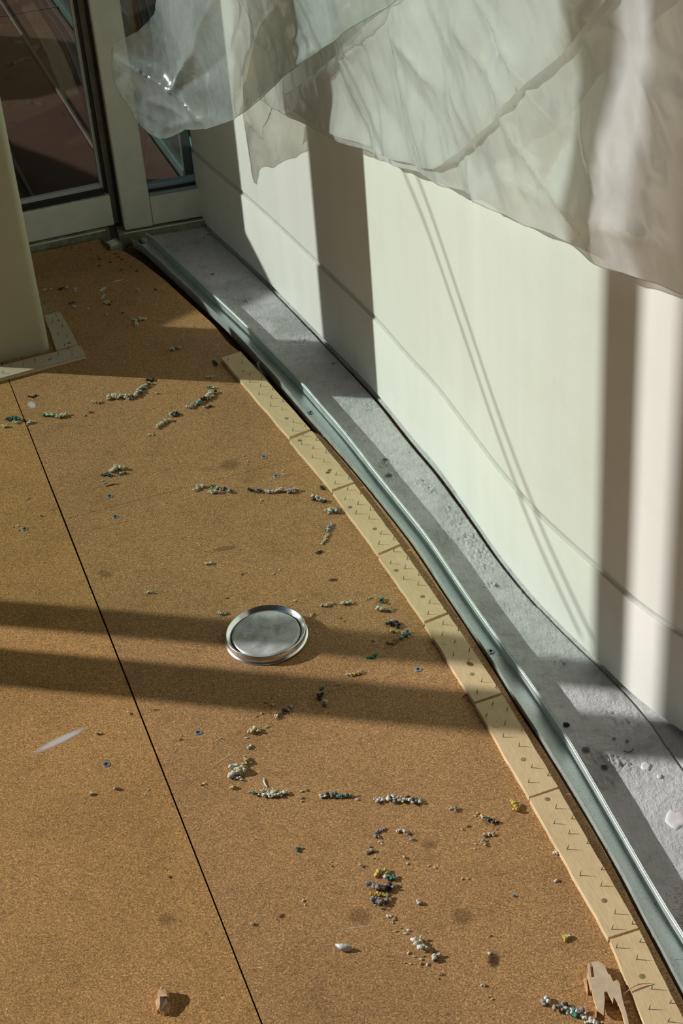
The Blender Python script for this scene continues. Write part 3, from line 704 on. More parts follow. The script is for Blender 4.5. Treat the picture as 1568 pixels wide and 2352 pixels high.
# ------------------------------------------------------------------ terrace outside
tr_ = empty('terrace', (0, 0, 0), kind='structure')
e0, e1 = at(325, 275, DZ).xy, at(425, 412, DZ).xy; dd = (e0-e1).normalized(); dn = V((-dd.y, dd.x))
if dn.x > 0: dn = -dn
ribs = [0.0]
r1 = (at(235, 370, DZ).xy - e1).dot(dn); r0 = (at(75, 455, DZ).xy - e1).dot(dn)
wds = [0.004, r1, r0, r0+(r0-r1), r0+2*(r0-r1), r0+3*(r0-r1)]
for a, b in zip(wds[:-1], wds[1:]):
    bm = bmesh.new(); boxb(bm, e1, dn, dd, a+.004, b-.004, -.35, 4.2, DZ-.03, DZ); bevel(bm, .002); bmo('deck_board', bm, M['deck'], tr_)
for w in wds[1:-1]:
    bm = bmesh.new(); boxb(bm, e1, dn, dd, w-.0045, w+.0045, -.35, 4.2, DZ-.03, DZ+.008); bevel(bm, .002); bmo('deck_rib', bm, M['deck_rib'], tr_)
for t, w in ((1.42, 1), ):
    bm = bmesh.new(); boxb(bm, e1, dn, dd, .0, wds[-1], t-.003, t+.003, DZ-.02, DZ+.0015); bmo('deck_rib', bm, M['deck_rib'], tr_)
gr = empty('glass_balustrade', (e1.x, e1.y, DZ), 'green-edged glass balustrade along the brown terrace seen through the narrow pane', 'balustrade')
e1l = V((0, 0))
def gpart(name, mt, a, bev=.001):
    bm = bmesh.new(); boxb(bm, e1l, dn, dd, *a); bevel(bm, bev); return bmo(name, bm, mt, gr)
gpart('base_channel', M['rail_metal'], (-.022, .002, .0, 3.8, -.02, .022))
gpart('glass_panel', M['glass_rail'], (-.014, -.004, .02, 3.8, .02, .75), .0005)
gpart('edge_post', M['rail_metal'], (-.020, .000, -.012, .012, -.02, .75))
# white ledge and a small white-framed window beyond the terrace
wl = at(455, 396, DZ).xy
bm = bmesh.new(); boxb(bm, wl, dd, dn, -.25, .42, -.045, .012, DZ-.02, DZ-.004); bevel(bm, .002)
bmo('white_ledge', bm, M['white_ext'], None, label='pale blue-white ledge outside beyond the glass balustrade', cat='ledge')
vt = empty('roof_vent', (wl.x, wl.y, DZ-.004), 'tiny white box vent with a dark slot standing on the pale ledge', 'vent')
for a, mt, nm in (((-.03, .01, -.03, .004, 0, .018), 'white_ext', 'vent_box'), ((-.022, .0, -.0305, -.0298, .003, .013), 'gasket', 'vent_slot')):
    bm = bmesh.new(); boxb(bm, (0, 0), dd, dn, *a); bmo(nm, bm, M[mt], vt)
bm = bmesh.new(); boxb(bm, (0, 0), (1, 0), (0, 1), -30, 30, 3.3, 60, -3.2, -3.0); bmo('garden_ground', bm, M['lawn'], None, kind='structure')
random.seed(21)
def shrub(c, r, label):
    root = empty('shrub', (c[0], c[1], c[2]-r), label, 'shrub', 'shrubs beyond the terrace')
    bm = bmesh.new(); bmesh.ops.create_icosphere(bm, subdivisions=3, radius=r*.8)
    for v in bm.verts: v.co *= 1 + .35*noise.noise(v.co*2.2/r + V(c)); v.co.z += r
    bmo('crown', bm, M['leaf'], root, True)
    bm = bmesh.new()
    for _ in range(1100):
        d = V((random.gauss(0, 1), random.gauss(0, 1), random.gauss(0, 1))).normalized(); p = d*r*random.uniform(.72, 1.05)*(1+.3*noise.noise(d*2+V(c))) + V((0, 0, r))
        a = V((random.gauss(0, 1), random.gauss(0, 1), random.gauss(0, 1))).normalized()*r*.085; b = a.cross(d).normalized()*r*.04
        vs = [bm.verts.new(p-a), bm.verts.new(p+b), bm.verts.new(p+a), bm.verts.new(p-b)]; bm.faces.new(vs)
    bmo('leaves', bm, M['leaf'], root, kind='stuff')
    bm = bmesh.new(); tube(bm, [V((0, 0, -1.0)), V((.02, 0, r*.5)), V((0, 0, r))], [.06, .045, .03], 8); bmo('stem', bm, M['deck_rib'], root)
shrub((-.05, 5.6, -1.0), .75, 'dark green shrub seen low through the narrow pane beside the white wall')
shrub((-.95, 8.3, -.9), .8, 'dark leafy shrub at the top of the narrow pane behind the plastic')
shrub((1.9, 7.6, -1.1), .9, 'dark shrub farther right beyond the terrace')

# ------------------------------------------------------------------ room around and behind the viewer
bm = bmesh.new(); boxb(bm, (0, 0), (1, 0), (0, 1), -2.2, 2.6, -2.6, 3.35, 2.6, 2.7); bmo('ceiling', bm, M['room'], None, kind='structure')
bm = bmesh.new(); boxb(bm, (0, 0), (1, 0), (0, 1), -1.3, 2.6, -2.7, -2.6, -.02, 2.6); bmo('wall_back', bm, M['room'], None, kind='structure')

# ------------------------------------------------------------------ polythene sheet
def arc_param(cur):
    L = [0.0]
    for a, b in zip(cur[:-1], cur[1:]): L.append(L[-1]+(b-a).length)
    return L
def locate(px, py, cur, L):
    r = ray(px, py); best = None
    for i, (a, b) in enumerate(zip(cur[:-1], cur[1:])):
        dx, dy = b.x-a.x, b.y-a.y; det = -r.x*dy + r.y*dx
        if abs(det) < 1e-9: continue
        t = (-a.x*dy + a.y*dx)/det; u = (r.x*a.y - r.y*a.x)/det
        if -1e-4 <= u <= 1.0001 and t > 0 and (best is None or t < best[0]): best = (t, L[i]+u*(L[i+1]-L[i]))
    return None if best is None else (best[1], CAMZ + r.z*best[0])
def CAMP(p):
    v = p - V((0, 0, CAMZ)); c = V((v.dot(V((wx.x, wx.y, wx.z))), 0, 0)); q = wx*v.x + wy*v.y + wz*v.z
    return (W_/2 + FPX*q.x/q.z, H_/2 + FPX*q.y/q.z)
M['hem'] = mat_glass('polythene_hem', (.75, .78, .76))
def dense(P): return [(a[0]+(b[0]-a[0])*k/8, a[1]+(b[1]-a[1])*k/8) for a, b in zip(P[:-1], P[1:]) for k in range(9)]
HEM1 = dense([(610, 235), (700, 280), (830, 340), (940, 388), (1100, 460), (1270, 536), (1376, 592), (1500, 640), (1568, 668), (1680, 700)])
HEM3 = dense([(257, 130), (280, 220), (345, 302), (400, 312), (480, 295), (540, 275), (600, 228), (700, 140), (800, 80), (915, 0)])
def film(name, cur, poly_px, mt, root, seed, creases_px=(), spacing=.0075, ncr=40, amp=.004, big=.010, label=None, edge_keep=.012, ang=(-75, -35), hem=(), hemr=40, hs=None):
    hs = seed if hs is None else hs
    random.seed(seed); L = arc_param(cur)
    B_ = []
    for i in range(len(poly_px)):
        a, b = poly_px[i], poly_px[(i+1) % len(poly_px)]
        n = max(1, int(math.dist(a, b)/10))
        for k in range(n):
            p = (a[0]+(b[0]-a[0])*k/n, a[1]+(b[1]-a[1])*k/n); q = locate(*p, cur, L)
            if q is not None:
                q = V(q)
                if not B_ or (q-B_[-1]).length > .002: B_.append(q)
    # slightly irregular hem
    us = [p.x for p in B_]; vs_ = [p.y for p in B_]
    u0, u1, v0, v1 = min(us), max(us), min(vs_), max(vs_)
    inner = []
    def inside(x, y):
        c = False; j = len(B_)-1
        for i in range(len(B_)):
            if (B_[i].y > y) != (B_[j].y > y) and x < (B_[j].x-B_[i].x)*(y-B_[i].y)/(B_[j].y-B_[i].y)+B_[i].x: c = not c
            j = i
        return c
    ny = int((v1-v0)/(spacing*.87)); nx = int((u1-u0)/spacing)
    for j in range(ny+1):
        for i in range(nx+1):
            x = u0+(i+.5*(j % 2))*spacing+random.uniform(-.2, .2)*spacing; y = v0+j*spacing*.87+random.uniform(-.2, .2)*spacing
            if inside(x, y) and min((p.x-x)**2+(p.y-y)**2 for p in B_[::2]) > (spacing*.5)**2: inner.append(V((x, y)))
    pts = B_ + inner; nb = len(B_)
    res = geometry.delaunay_2d_cdt(pts, [(i, (i+1) % nb) for i in range(nb)], [], 1, 1e-6)
    vv, ff = res[0], res[2]
    cr = []
    for (a, b, am, w) in creases_px:
        qa, qb = locate(*a, cur, L), locate(*b, cur, L)
        if qa and qb: cr.append((V(qa), V(qb), am, w))
    for _ in range(ncr):
        c = V((random.uniform(u0, u1), random.uniform(v0, v1))); a = RD(random.uniform(*ang)) if random.random() < .75 else RD(random.uniform(0, 180))
        l = random.uniform(.02, .13); d = V((math.cos(a), math.sin(a)))*l
        cr.append((c-d, c+d, random.uniform(-1, 1)*amp, random.uniform(.005, .022)))
    def height(p):
        h = big*(noise.noise(V((p.x*5, p.y*5, hs))) + .5*noise.noise(V((p.x*12, p.y*12, hs+9))))
        h += .016*abs(noise.noise(V((p.x*5.5+p.y*2, p.y*4, hs+3)))) + .008*abs(noise.noise(V((p.x*13, p.y*9+p.x*5, hs+5)))) + .0022*abs(noise.noise(V((p.x*30, p.y*24, seed+4))))
        for a, b, am, w in cr:
            d = b-a; l = d.length; t = (p-a).dot(d)/(l*l)
            if t < -.25 or t > 1.25: continue
            dist = abs((p-a).x*d.y-(p-a).y*d.x)/l
            if dist > 5*w: continue
            e = 1 if 0 <= t <= 1 else max(0, 1-4*(-t if t < 0 else t-1))
            tt = min(max(t, 0), 1)
            h += am*math.exp(-dist/w)*e*(.35+.65*math.sin(math.pi*min(max(tt, .02), .98))**.5)
        return h
    def world(p, h):
        s = min(max(p.x, 0), L[-1]-1e-6); lo_, hi_ = 0, len(L)-1
        while hi_-lo_ > 1:
            mid_ = (lo_+hi_)//2
            if L[mid_] <= s: lo_ = mid_
            else: hi_ = mid_
        u = (s-L[lo_])/max(1e-9, L[lo_+1]-L[lo_]); a = cur[lo_].lerp(cur[lo_+1], u); t = (cur[lo_+1]-cur[lo_]).normalized(); nn = V((t.y, -t.x))
        if nn.x > 0: nn = -nn
        return V((a.x+nn.x*h, a.y+nn.y*h, p.y))
    me = bpy.data.meshes.new(name); me.from_pydata([world(p, height(p)) for p in vv], [], [list(f) for f in ff]); me.update()
    for p in me.polygons: p.use_smooth = True
    o = link(name, me, root, (mt,))
    if hem:
        Pb = [world(p, height(p)) for p in B_]; bm = bmesh.new(); run = []
        for p in Pb:
            inn = min(math.dist((CAMP(p)), q) for q in hem) < hemr
            if inn: run.append(p)
            if (not inn or p is Pb[-1]) and len(run) > 3: tube(bm, run, .0006, 5)
            if not inn: run = []
        if len(bm.verts): bmo('hem', bm, M['hem'], root, True)
        else: bm.free()
    if label: o['label'] = label
    return o
WR = resample(WALLXY, .03)
def toward(P, d): 
    out = []
    for i in range(len(P)):
        t = tang(P, i); nn = V((t.y, -t.x)); nn = nn if nn.x < 0 else -nn
        out.append(P[i]+nn*(d(i/(len(P)-1)) if callable(d) else d))
    return out
CF1 = smooth(toward(WR, .022), 6)
CF2 = smooth(toward(WR, .030), 6)
CF3 = curve2([(-.62, 2.98), (-.44, 2.935), (-.34, 2.905), (-.25, 2.86), (-.16, 2.71), (-.07, 2.52), (.02, 2.34), (.092, 2.17), (.15, 2.00), (.20, 1.85), (.28, 1.66), (.36, 1.50)], .02, 3)
CF4 = curve2([(-.30, 2.95), (-.20, 2.81), (-.12, 2.64), (-.04, 2.48), (.045, 2.30), (.11, 2.14), (.165, 1.98), (.215, 1.83), (.30, 1.64), (.38, 1.48)], .02, 3)
ps = empty('plastic_sheet', (0, 0, 0), 'large crumpled translucent polythene sheet draped down over the white wall', 'plastic sheet')
film('main_sheet', CF1, [(560, -60), (590, 180), (600, 228), (650, 260), (700, 280), (760, 310), (830, 340), (875, 362), (940, 388), (1000, 412), (1050, 436), (1100, 460), (1160, 492), (1210, 518), (1270, 536), (1330, 560), (1376, 592), (1400, 606), (1430, 619), (1500, 640), (1545, 657), (1568, 668), (1680, 700), (1900, 760), (1950, 300), (1950, -780), (1300, -800), (560, -800)],
     M['film'], ps, 1, [((1120, 0), (1225, 180), .006, .01), ((1225, 180), (1290, 290), .005, .008), ((1065, 60), (1160, 195), .008, .012), ((1340, 240), (1400, 450), .008, .012), ((1170, 270), (1372, 560), .009, .014),
     ((1395, 450), (1385, 590), .006, .01), ((1150, 400), (1290, 470), .004, .01), ((870, 230), (875, 355), .005, .008), ((1076, 370), (1100, 458), .006, .006), ((1380, 500), (1560, 560), .006, .012), ((1480, 150), (1568, 330), .006, .012), ((1300, 480), (1376, 580), -.006, .01), ((680, 262), (870, 345), .004, .006), ((1290, 550), (1430, 615), .004, .006)], ncr=60, amp=.004, hem=HEM1)
film('folded_layer', CF2, [(1398, 0), (1310, 105), (1230, 185), (1130, 290), (1070, 338), (1010, 385), (960, 382), (875, 352), (800, 318), (720, 280), (660, 248), (655, 215), (700, 190), (770, 130), (850, 62), (915, 0), (1280, -800), (2000, -800)],
     M['film2'], ps, 2, [((925, 90), (1010, 190), .008, .012), ((915, 90), (935, 225), .006, .008), ((1065, 60), (1160, 195), .008, .012), ((1110, 0), (1225, 180), .006, .008), ((1000, 20), (1050, 110), .005, .01), ((700, 200), (880, 70), .006, .008), ((1045, 240), (1060, 330), .005, .006)], ncr=40, amp=.003, hs=1)
film('gathered_bulge', CF3, [(375, 0), (358, 30), (338, 52), (320, 70), (285, 87), (266, 97), (256, 118), (257, 150), (262, 180), (280, 220), (300, 243), (310, 268), (328, 288), (345, 302), (375, 316), (400, 312), (430, 296), (480, 295), (540, 275), (575, 250), (600, 228), (640, 190), (700, 140), (800, 80), (915, 0), (1280, -800), (520, -800), (410, -300)],
     M['film3'], ps, 3, [((296, 140), (408, 203), .016, .009), ((408, 203), (450, 132), .016, .008), ((300, 145), (480, 290), .010, .012), ((300, 243), (395, 290), .004, .006), ((395, 290), (480, 270), .005, .006), ((450, 132), (500, 0), .010, .016), ((360, 232), (440, 275), .006, .006), ((560, 20), (530, 130), .008, .01), ((552, 265), (590, 90), .010, .012), ((590, 90), (640, 0), .008, .01), ((430, 200), (540, 110), -.008, .02)], spacing=.0048, ncr=20, amp=.003, big=.012, hs=3, hem=HEM3, hemr=30)
film('gathered_fold', CF4, [(640, 0), (600, 70), (585, 130), (565, 200), (550, 266), (575, 250), (600, 228), (650, 185), (720, 130), (800, 75), (870, 20), (915, -30), (1250, -800), (860, -800)],
     M['film3'], ps, 4, [((640, 20), (610, 150), .006, .005), ((700, 0), (620, 140), .006, .005), ((760, 20), (640, 150), .006, .006), ((830, 30), (600, 220), .010, .008)], spacing=.006, ncr=30, amp=.005, ang=(40, 70))

# ------------------------------------------------------------------ tin lid
def build_lid():
    c = at(612, 1461, .004); R_ = .0548
    root = empty('tin_lid', (c.x, c.y, 0), 'round silver paint tin lid lying on the brown board', 'lid'); root.rotation_euler = (RD(1.5), RD(-2.0), 0)
    root.location.z = .0018
    def lathe(name, prof, mt, n=96, cap=False):
        bm = bmesh.new(); rows = [[V((r*math.cos(2*math.pi*k/n), r*math.sin(2*math.pi*k/n), z + (.00035*noise.noise(V((math.cos(2*math.pi*k/n)*2.2, math.sin(2*math.pi*k/n)*2.2, z*50))))) ) for k in range(n)] for r, z in prof]
        vs = ribbon(bm, rows, 0, True)
        if cap: bm.faces.new(vs[0][::-1] if cap == 1 else vs[-1])
        o = bmo(name, bm, mt, root, True); return o
    h = .0125
    lathe('rim', [(R_*1.018, .0006), (R_*1.03, .0), (R_*1.035, .0012), (R_*1.02, .0022), (R_*.985, .0026), (R_*.985, .0045), (R_*1.0, .0060), (R_*1.0, .0072), (R_*.988, .0084), (R_*.99, h-.0012), (R_*.985, h-.0003), (R_*.97, h), (R_*.955, h-.0006), (R_*.935, h-.0022), (R_*.905, h-.0034), (R_*.875, h-.0060)], M['lid_rim'])
    lathe('groove', [(R_*.875, h-.0060), (R_*.862, h-.0066), (R_*.852, h-.0062)], M['black'])
    # pressed panel, slightly dented
    bm = bmesh.new(); n = 96; rows = []
    for j in range(26):
        q = .852*R_*(1-j/25.5); zc = h-.0062 + (.0022 if q < .82*R_ else .0022*(.852*R_-q)/(.032*R_))
        rows.append([V((q*math.cos(2*math.pi*k/n), q*math.sin(2*math.pi*k/n), zc + (0 if j < 2 else .00055*noise.noise(V((q*math.cos(2*math.pi*k/n)*45, q*math.sin(2*math.pi*k/n)*70, 2)))*min(1, (.85*R_-q)/.01)))) for k in range(n)])
    vs = ribbon(bm, rows, 0, True); bm.faces.new(vs[-1]); bmo('panel', bm, M['lid_face'], root, True)
build_lid()

# ------------------------------------------------------------------ foam crumbs and other litter on the boards
def lump(bm, c, r, mi, rnd, flat=.75):
    ret = bmesh.ops.create_icosphere(bm, subdivisions=2, radius=1.0); sd = rnd.uniform(0, 99); sx, sy = rnd.uniform(.75, 1.3), rnd.uniform(.75, 1.3)
    for v in ret['verts']:
        n = v.co.copy(); f = 1 + .55*noise.noise(n*1.7+V((sd, 0, 0))) + .5*noise.noise(n*5.5+V((0, sd, 0)))
        v.co = V((n.x*sx*f*r, n.y*sy*f*r, n.z*f*r*flat)) + c
    vs = set(ret['verts'])
    for f in {f for v in vs for f in v.link_faces}: f.material_index = mi
def crumb(pts, size, cols, label, group=None, hgt=1.0, strands=0, name='foam_crumb', cat='foam crumb', dens=1.0):
    """pts: pixel path on the boards; size: thickness in pixels"""
    rnd = random.Random(hash((round(pts[0][0]), round(pts[0][1]))) & 0xffff)
    P = [at(*p) for p in pts]; c = sum(P, V((0, 0, 0)))/len(P); s = .00062*(1.0 if pts[0][1] > 1400 else 1.0+.25*(1400-pts[0][1])/900)
    r0 = size*s*.5
    bm = bmesh.new(); path = resample([p.copy() for p in P], max(.0012, r0*.55)) if len(P) > 1 else [P[0]]*3
    n = max(6, int(len(path)*4.0*dens))
    for k in range(n):
        p = path[min(len(path)-1, int(k*len(path)/n))]; q = V((p.x-c.x+rnd.gauss(0, r0*.38), p.y-c.y+rnd.gauss(0, r0*.38), 0)); r = r0*rnd.uniform(.2, .52)
        q.z = r*.55 + rnd.uniform(0, r0*.55)*hgt; seg = int(k/n*len(cols)*.999) if rnd.random() < .6 else rnd.randrange(len(cols)); lump(bm, q, r, seg, rnd)
    for k in range(strands):
        p = rnd.choice(path); a = rnd.uniform(0, 6.28); l = r0*rnd.uniform(.8, 2.0); q = V((p.x-c.x, p.y-c.y, r0*.4))
        tube(bm, [q, q+V((math.cos(a)*l*.5, math.sin(a)*l*.5, r0*.2)), q+V((math.cos(a+.3)*l, math.sin(a+.3)*l, -r0*.3))], [.0004, .0004, .0002], 5, rnd.randrange(len(cols)))
    zmin = min(v.co.z for v in bm.verts)
    o = bmo(name, bm, [F[k] for k in cols], None, True, label=label, cat=cat, group=group or 'foam underlay crumbs'); o.location = (c.x, c.y, -zmin*.6 if zmin < 0 else -zmin); return o
CR = [
 ([(307, 737), (320, 735), (334, 735)], 12, ['cream', 'pale'], 'L-shaped cream foam crumb left of the far sliver of sunlight', 2),
 ([(312, 738), (313, 750)], 9, ['cream'], 'small cream crumb forming the foot of the L-shaped one', 0),
 ([(392, 804), (402, 802), (410, 803)], 13, ['pale', 'grey', 'cream'], 'grey and cream crumb in the post shadow near the strip tip', 1),
 ([(240, 696), (254, 699)], 11, ['cream', 'yellow', 'dark'], 'yellowish crumb with a dark underside below the white smear', 0),
 ([(136, 666), (154, 662)], 8, ['dark', 'dark', 'cream'], 'dark shred between pale crumbs behind the post', 0),
 ([(103, 667)], 9, ['cream'], 'pale round crumb nearest the post flank', 0), ([(117, 666)], 8, ['cream'], 'pale round crumb second from the post flank', 0),
 ([(173, 665), (173, 674)], 8, ['cream', 'mauve'], 'pair of joined pinkish crumbs right of the dark shred', 0),
 ([(160, 699), (176, 694)], 8, ['dark', 'grey'], 'dark flake above a white flake beside the post', 0), ([(173, 706)], 11, ['white', 'blue'], 'bluish white flake beside the stub strip', 0),
 ([(245, 725)], 8, ['mauve', 'cream'], 'tiny pinkish crumb left of the ring screw', 0), ([(203, 710)], 6, ['white'], 'tiny white crumb right of the stub strip', 0),
 ([(318, 668)], 10, ['tan', 'cream'], 'brownish crumb in the far corner shade', 0),
 ([(491, 832), (497, 840)], 11, ['dark', 'green', 'dark'], 'black and green crumb left of the farthest strip', 0),
 ([(478, 868), (490, 867)], 12, ['pale', 'cream'], 'pale crumb on the shadow edge below the black and green one', 1),
 ([(478, 891), (490, 892)], 9, ['teal', 'pale'], 'small teal crumb just inside the sunlight', 0),
 ([(434, 937), (452, 930), (465, 921), (478, 916), (487, 904)], 16, ['pale', 'teal', 'dark', 'cream', 'pale'], 'slanting teal and cream crumb trail left of the farthest strip', 4),
 ([(470, 937), (484, 934)], 9, ['pale', 'grey', 'dark'], 'small grey crumb under the slanting teal trail', 0),
 ([(340, 876), (350, 874)], 13, ['dark', 'dark'], 'black foam pellet at the top end of the curved crumb trail', 0),
 ([(306, 914), (318, 906), (322, 898), (332, 890), (342, 884)], 15, ['cream', 'grey', 'blue', 'pale', 'dark'], 'blue and grey part of the curved crumb trail', 2),
 ([(246, 917), (258, 914), (270, 915), (286, 912), (300, 917)], 16, ['cream', 'pale', 'cream'], 'cream lower part of the curved crumb trail', 3),
 ([(359, 905)], 8, ['pale'], 'lone pale crumb right of the curved crumb trail', 0),
 ([(212, 923), (222, 926), (233, 926)], 8, ['cream', 'tan'], 'small cream crumbs left of the curved trail', 0), ([(207, 948)], 8, ['red', 'pink'], 'tiny red crumb below the curved trail', 0), ([(195, 955)], 6, ['tan', 'cream'], 'tiny tan crumb left of the red one', 0),
 ([(393, 956), (401, 951), (411, 954)], 13, ['pale', 'grey', 'dark'], 'grey crumb above a pale crumb trail, mid floor', 1),
 ([(359, 984), (368, 977), (380, 970), (390, 967)], 13, ['cream', 'pale', 'cream'], 'pale slanting crumb trail below the grey crumb', 4),
 ([(343, 999), (350, 999)], 8, ['cream'], 'small cream crumb at the lower end of the slanting trail', 0),
 ([(105, 955), (116, 955), (128, 957), (138, 960), (148, 956)], 14, ['cream', 'pale', 'green', 'cream', 'cream'], 'cream sausage-shaped crumb with a green dot near the left edge', 2),
 ([(16, 966), (28, 962), (38, 963), (52, 967)], 13, ['grey', 'teal', 'green', 'grey'], 'teal crumb lying against the long joint', 4),
 ([(30, 970), (40, 972)], 9, ['white', 'pale'], 'white crumb below the teal one by the joint', 1),
 ([(64, 975), (74, 970)], 11, ['cream', 'white'], 'cream crumb just right of the long joint', 1), ([(6, 979), (15, 981)], 10, ['pale', 'cream'], 'pale crumb at the left picture edge', 1),
 ([(67, 911), (75, 914), (83, 909)], 6, ['dark', 'dark'], 'black curled shred on the sunlit board below the post', 0),
 ([(238, 1092), (248, 1092), (257, 1094)], 10, ['dark', 'blue', 'teal'], 'blue crumb at the left end of a cream cluster', 1),
 ([(256, 1085), (266, 1076), (274, 1074), (284, 1080)], 15, ['cream', 'pale', 'cream'], 'cream cluster above the wood splinter', 3), ([(272, 1090), (286, 1088)], 9, ['grey', 'cream', 'dark'], 'grey crumb under the cream cluster', 2),
 ([(450, 1127), (458, 1118), (472, 1119)], 13, ['cream', 'pale'], 'hooked cream crumb below the cross joint', 1),
 ([(482, 1131), (494, 1132), (507, 1132)], 12, ['pale', 'cream', 'mauve'], 'row of round cream crumbs below the green one', 0),
 ([(487, 1119), (500, 1123), (512, 1125), (532, 1131)], 11, ['green', 'pale', 'dark', 'grey'], 'bright green tipped crumb right of the hooked one', 2),
 ([(571, 1127), (585, 1128), (600, 1129)], 11, ['dark', 'grey', 'dark'], 'dark grey crumb at the left of the coloured row', 2),
 ([(611, 1130), (620, 1132), (630, 1131)], 11, ['white', 'blue', 'pale'], 'white and blue crumb in the middle of the coloured row', 1),
 ([(636, 1130), (648, 1127), (658, 1131), (668, 1131), (682, 1128)], 14, ['cream', 'pink', 'mauve', 'pale', 'pink'], 'pink and cream crumb at the right of the coloured row', 2),
 ([(719, 1146), (730, 1148), (742, 1154)], 16, ['dark', 'pale', 'cream', 'grey'], 'cream crumb with dark ends beside the second strip joint', 2),
 ([(753, 1178), (762, 1172), (778, 1177)], 16, ['pale', 'pale', 'grey'], 'pale green crumb touching the third strip', 3),
 ([(738, 1120), (742, 1124)], 9, ['dark'], 'small dark crumb against the second strip', 0),
 ([(759, 1204), (756, 1214), (749, 1221)], 11, ['pale', 'blue', 'grey'], 'blue crumb at the top of a vertical trail by the third strip', 2), ([(752, 1228), (748, 1240), (738, 1251)], 8, ['cream', 'cream'], 'thin cream shreds in the vertical trail', 3),
 ([(728, 1272), (737, 1268)], 9, ['dark', 'dark'], 'dark crumb at the foot of the vertical trail', 0),
 ([(474, 1297), (485, 1295)], 10, ['cream', 'pale'], 'lone cream crumb above and left of the lid', 1), ([(344, 1361)], 12, ['cream', 'pale'], 'round cream crumb above the first shadow band', 0),
 ([(503, 1408), (511, 1413), (519, 1410)], 9, ['cream', 'green', 'pale'], 'green and cream crumb at the lid left side', 1),
 ([(738, 1391), (748, 1393), (762, 1388)], 10, ['cream', 'tan', 'cream'], 'cream shreds right of the lid', 3), ([(787, 1389), (796, 1386), (806, 1388)], 13, ['cream', 'pale'], 'cream crumb right of the cream shreds beyond the lid', 3),
 ([(712, 1416), (722, 1412)], 9, ['cream', 'tan'], 'tiny tan shreds at the lid right edge', 2), ([(845, 1376), (849, 1374)], 7, ['cream'], 'tiny cream crumb beside the teal pile', 1),
 ([(875, 1378), (880, 1385)], 13, ['teal', 'dark', 'teal'], 'teal top of the crumb pile beside the fourth strip', 2), ([(868, 1400), (880, 1402), (892, 1403)], 18, ['pale', 'cream', 'grey'], 'cream lower half of the pile beside the fourth strip', 4),
 ([(895, 1437), (905, 1434), (915, 1440)], 17, ['dark', 'mauve', 'dark'], 'dark purple crumb below the teal pile', 1), ([(900, 1450), (912, 1454)], 11, ['cream', 'yellow'], 'yellow cream shreds under the purple crumb', 3),
 ([(920, 1466), (930, 1455), (936, 1462)], 14, ['pale', 'cream', 'teal'], 'pale crumb right of the purple one at the shadow edge', 3), ([(890, 1478), (900, 1480), (912, 1472)], 9, ['tan', 'grey'], 'brownish shreds in the first shadow band', 3),
 ([(842, 1512), (855, 1512), (866, 1505)], 8, ['green', 'green', 'teal'], 'bright green shred in the first shadow band', 0),
 ([(800, 1552), (815, 1550), (828, 1547)], 9, ['cream', 'yellow', 'tan'], 'yellow shreds between the shadow bands', 3),
 ([(735, 1598), (737, 1603)], 16, ['dark', 'dark'], 'black foam ball in the second shadow band', 0), ([(745, 1616)], 15, ['grey', 'pale'], 'grey foam ball touching the black one', 0),
 ([(735, 1585), (742, 1580)], 7, ['green', 'teal'], 'green shred above the black ball', 0), ([(770, 1574), (780, 1572)], 5, ['pale'], 'thin pale chip at the second band edge', 0),
 ([(634, 1648), (642, 1640), (652, 1637), (662, 1630)], 11, ['cream', 'grey', 'dark', 'tan'], 'dark shred pile at the lower edge of the second band', 4), ([(662, 1626), (672, 1625)], 8, ['grey', 'pale'], 'grey crumb inside the second band edge', 0),
 ([(625, 1620)], 7, ['cream'], 'tiny cream crumb in the second band', 0),
 ([(572, 1682), (584, 1679), (594, 1680)], 16, ['cream', 'cream'], 'oval cream crumb just below the shadow bands', 1), ([(614, 1670)], 6, ['pale'], 'tiny pale bead below the dark shred pile', 0),
 ([(536, 1776), (546, 1768), (556, 1772)], 28, ['pale', 'cream', 'pale'], 'biggest cream foam lump left of the white thread', 0),
 ([(560, 1760), (568, 1747)], 16, ['mauve', 'tan', 'yellow'], 'tan knob leaning out of the biggest cream lump', 0), ([(537, 1789), (552, 1790)], 11, ['grey', 'pale'], 'grey foot under the biggest cream lump', 0),
 ([(535, 1811)], 12, ['yellow', 'cream'], 'yellowish round crumb below the biggest lump', 1),
 ([(574, 1819), (584, 1825), (597, 1827)], 10, ['pale', 'teal', 'dark'], 'teal tail of the long cream crumb', 0), ([(603, 1818), (620, 1820), (634, 1820)], 11, ['pale', 'cream'], 'upper roll of the long cream crumb', 0), ([(608, 1829), (625, 1829), (648, 1825), (660, 1823)], 14, ['pale', 'cream', 'pale'], 'lower roll of the long cream crumb', 1),
 ([(738, 1830), (750, 1830), (765, 1828), (778, 1831), (800, 1830)], 13, ['pale', 'dark', 'grey', 'green', 'teal', 'grey'], 'dark crumb with a green tip in the middle of the lower row', 2),
 ([(862, 1836), (866, 1843), (880, 1839)], 11, ['mauve', 'white'], 'white hooked end of the grey crumb in the lower row', 0), ([(890, 1835), (903, 1836), (920, 1839), (932, 1836), (945, 1843), (962, 1843)], 15, ['white', 'grey', 'pale', 'dark', 'white', 'grey'], 'long grey and black crumb at the right of the lower row', 2),
 ([(880, 1906), (868, 1910), (860, 1918), (868, 1924)], 8, ['mauve', 'grey', 'mauve'], 'pinkish hook-shaped shred, right of centre on the lower floor', 0), ([(912, 1913), (920, 1907), (930, 1910), (940, 1916)], 9, ['cream', 'white', 'grey'], 'small cream arch right of the pinkish hook', 0), ([(946, 1930)], 9, ['mauve', 'grey'], 'tiny pinkish crumb at the foot of the cream arch', 0),
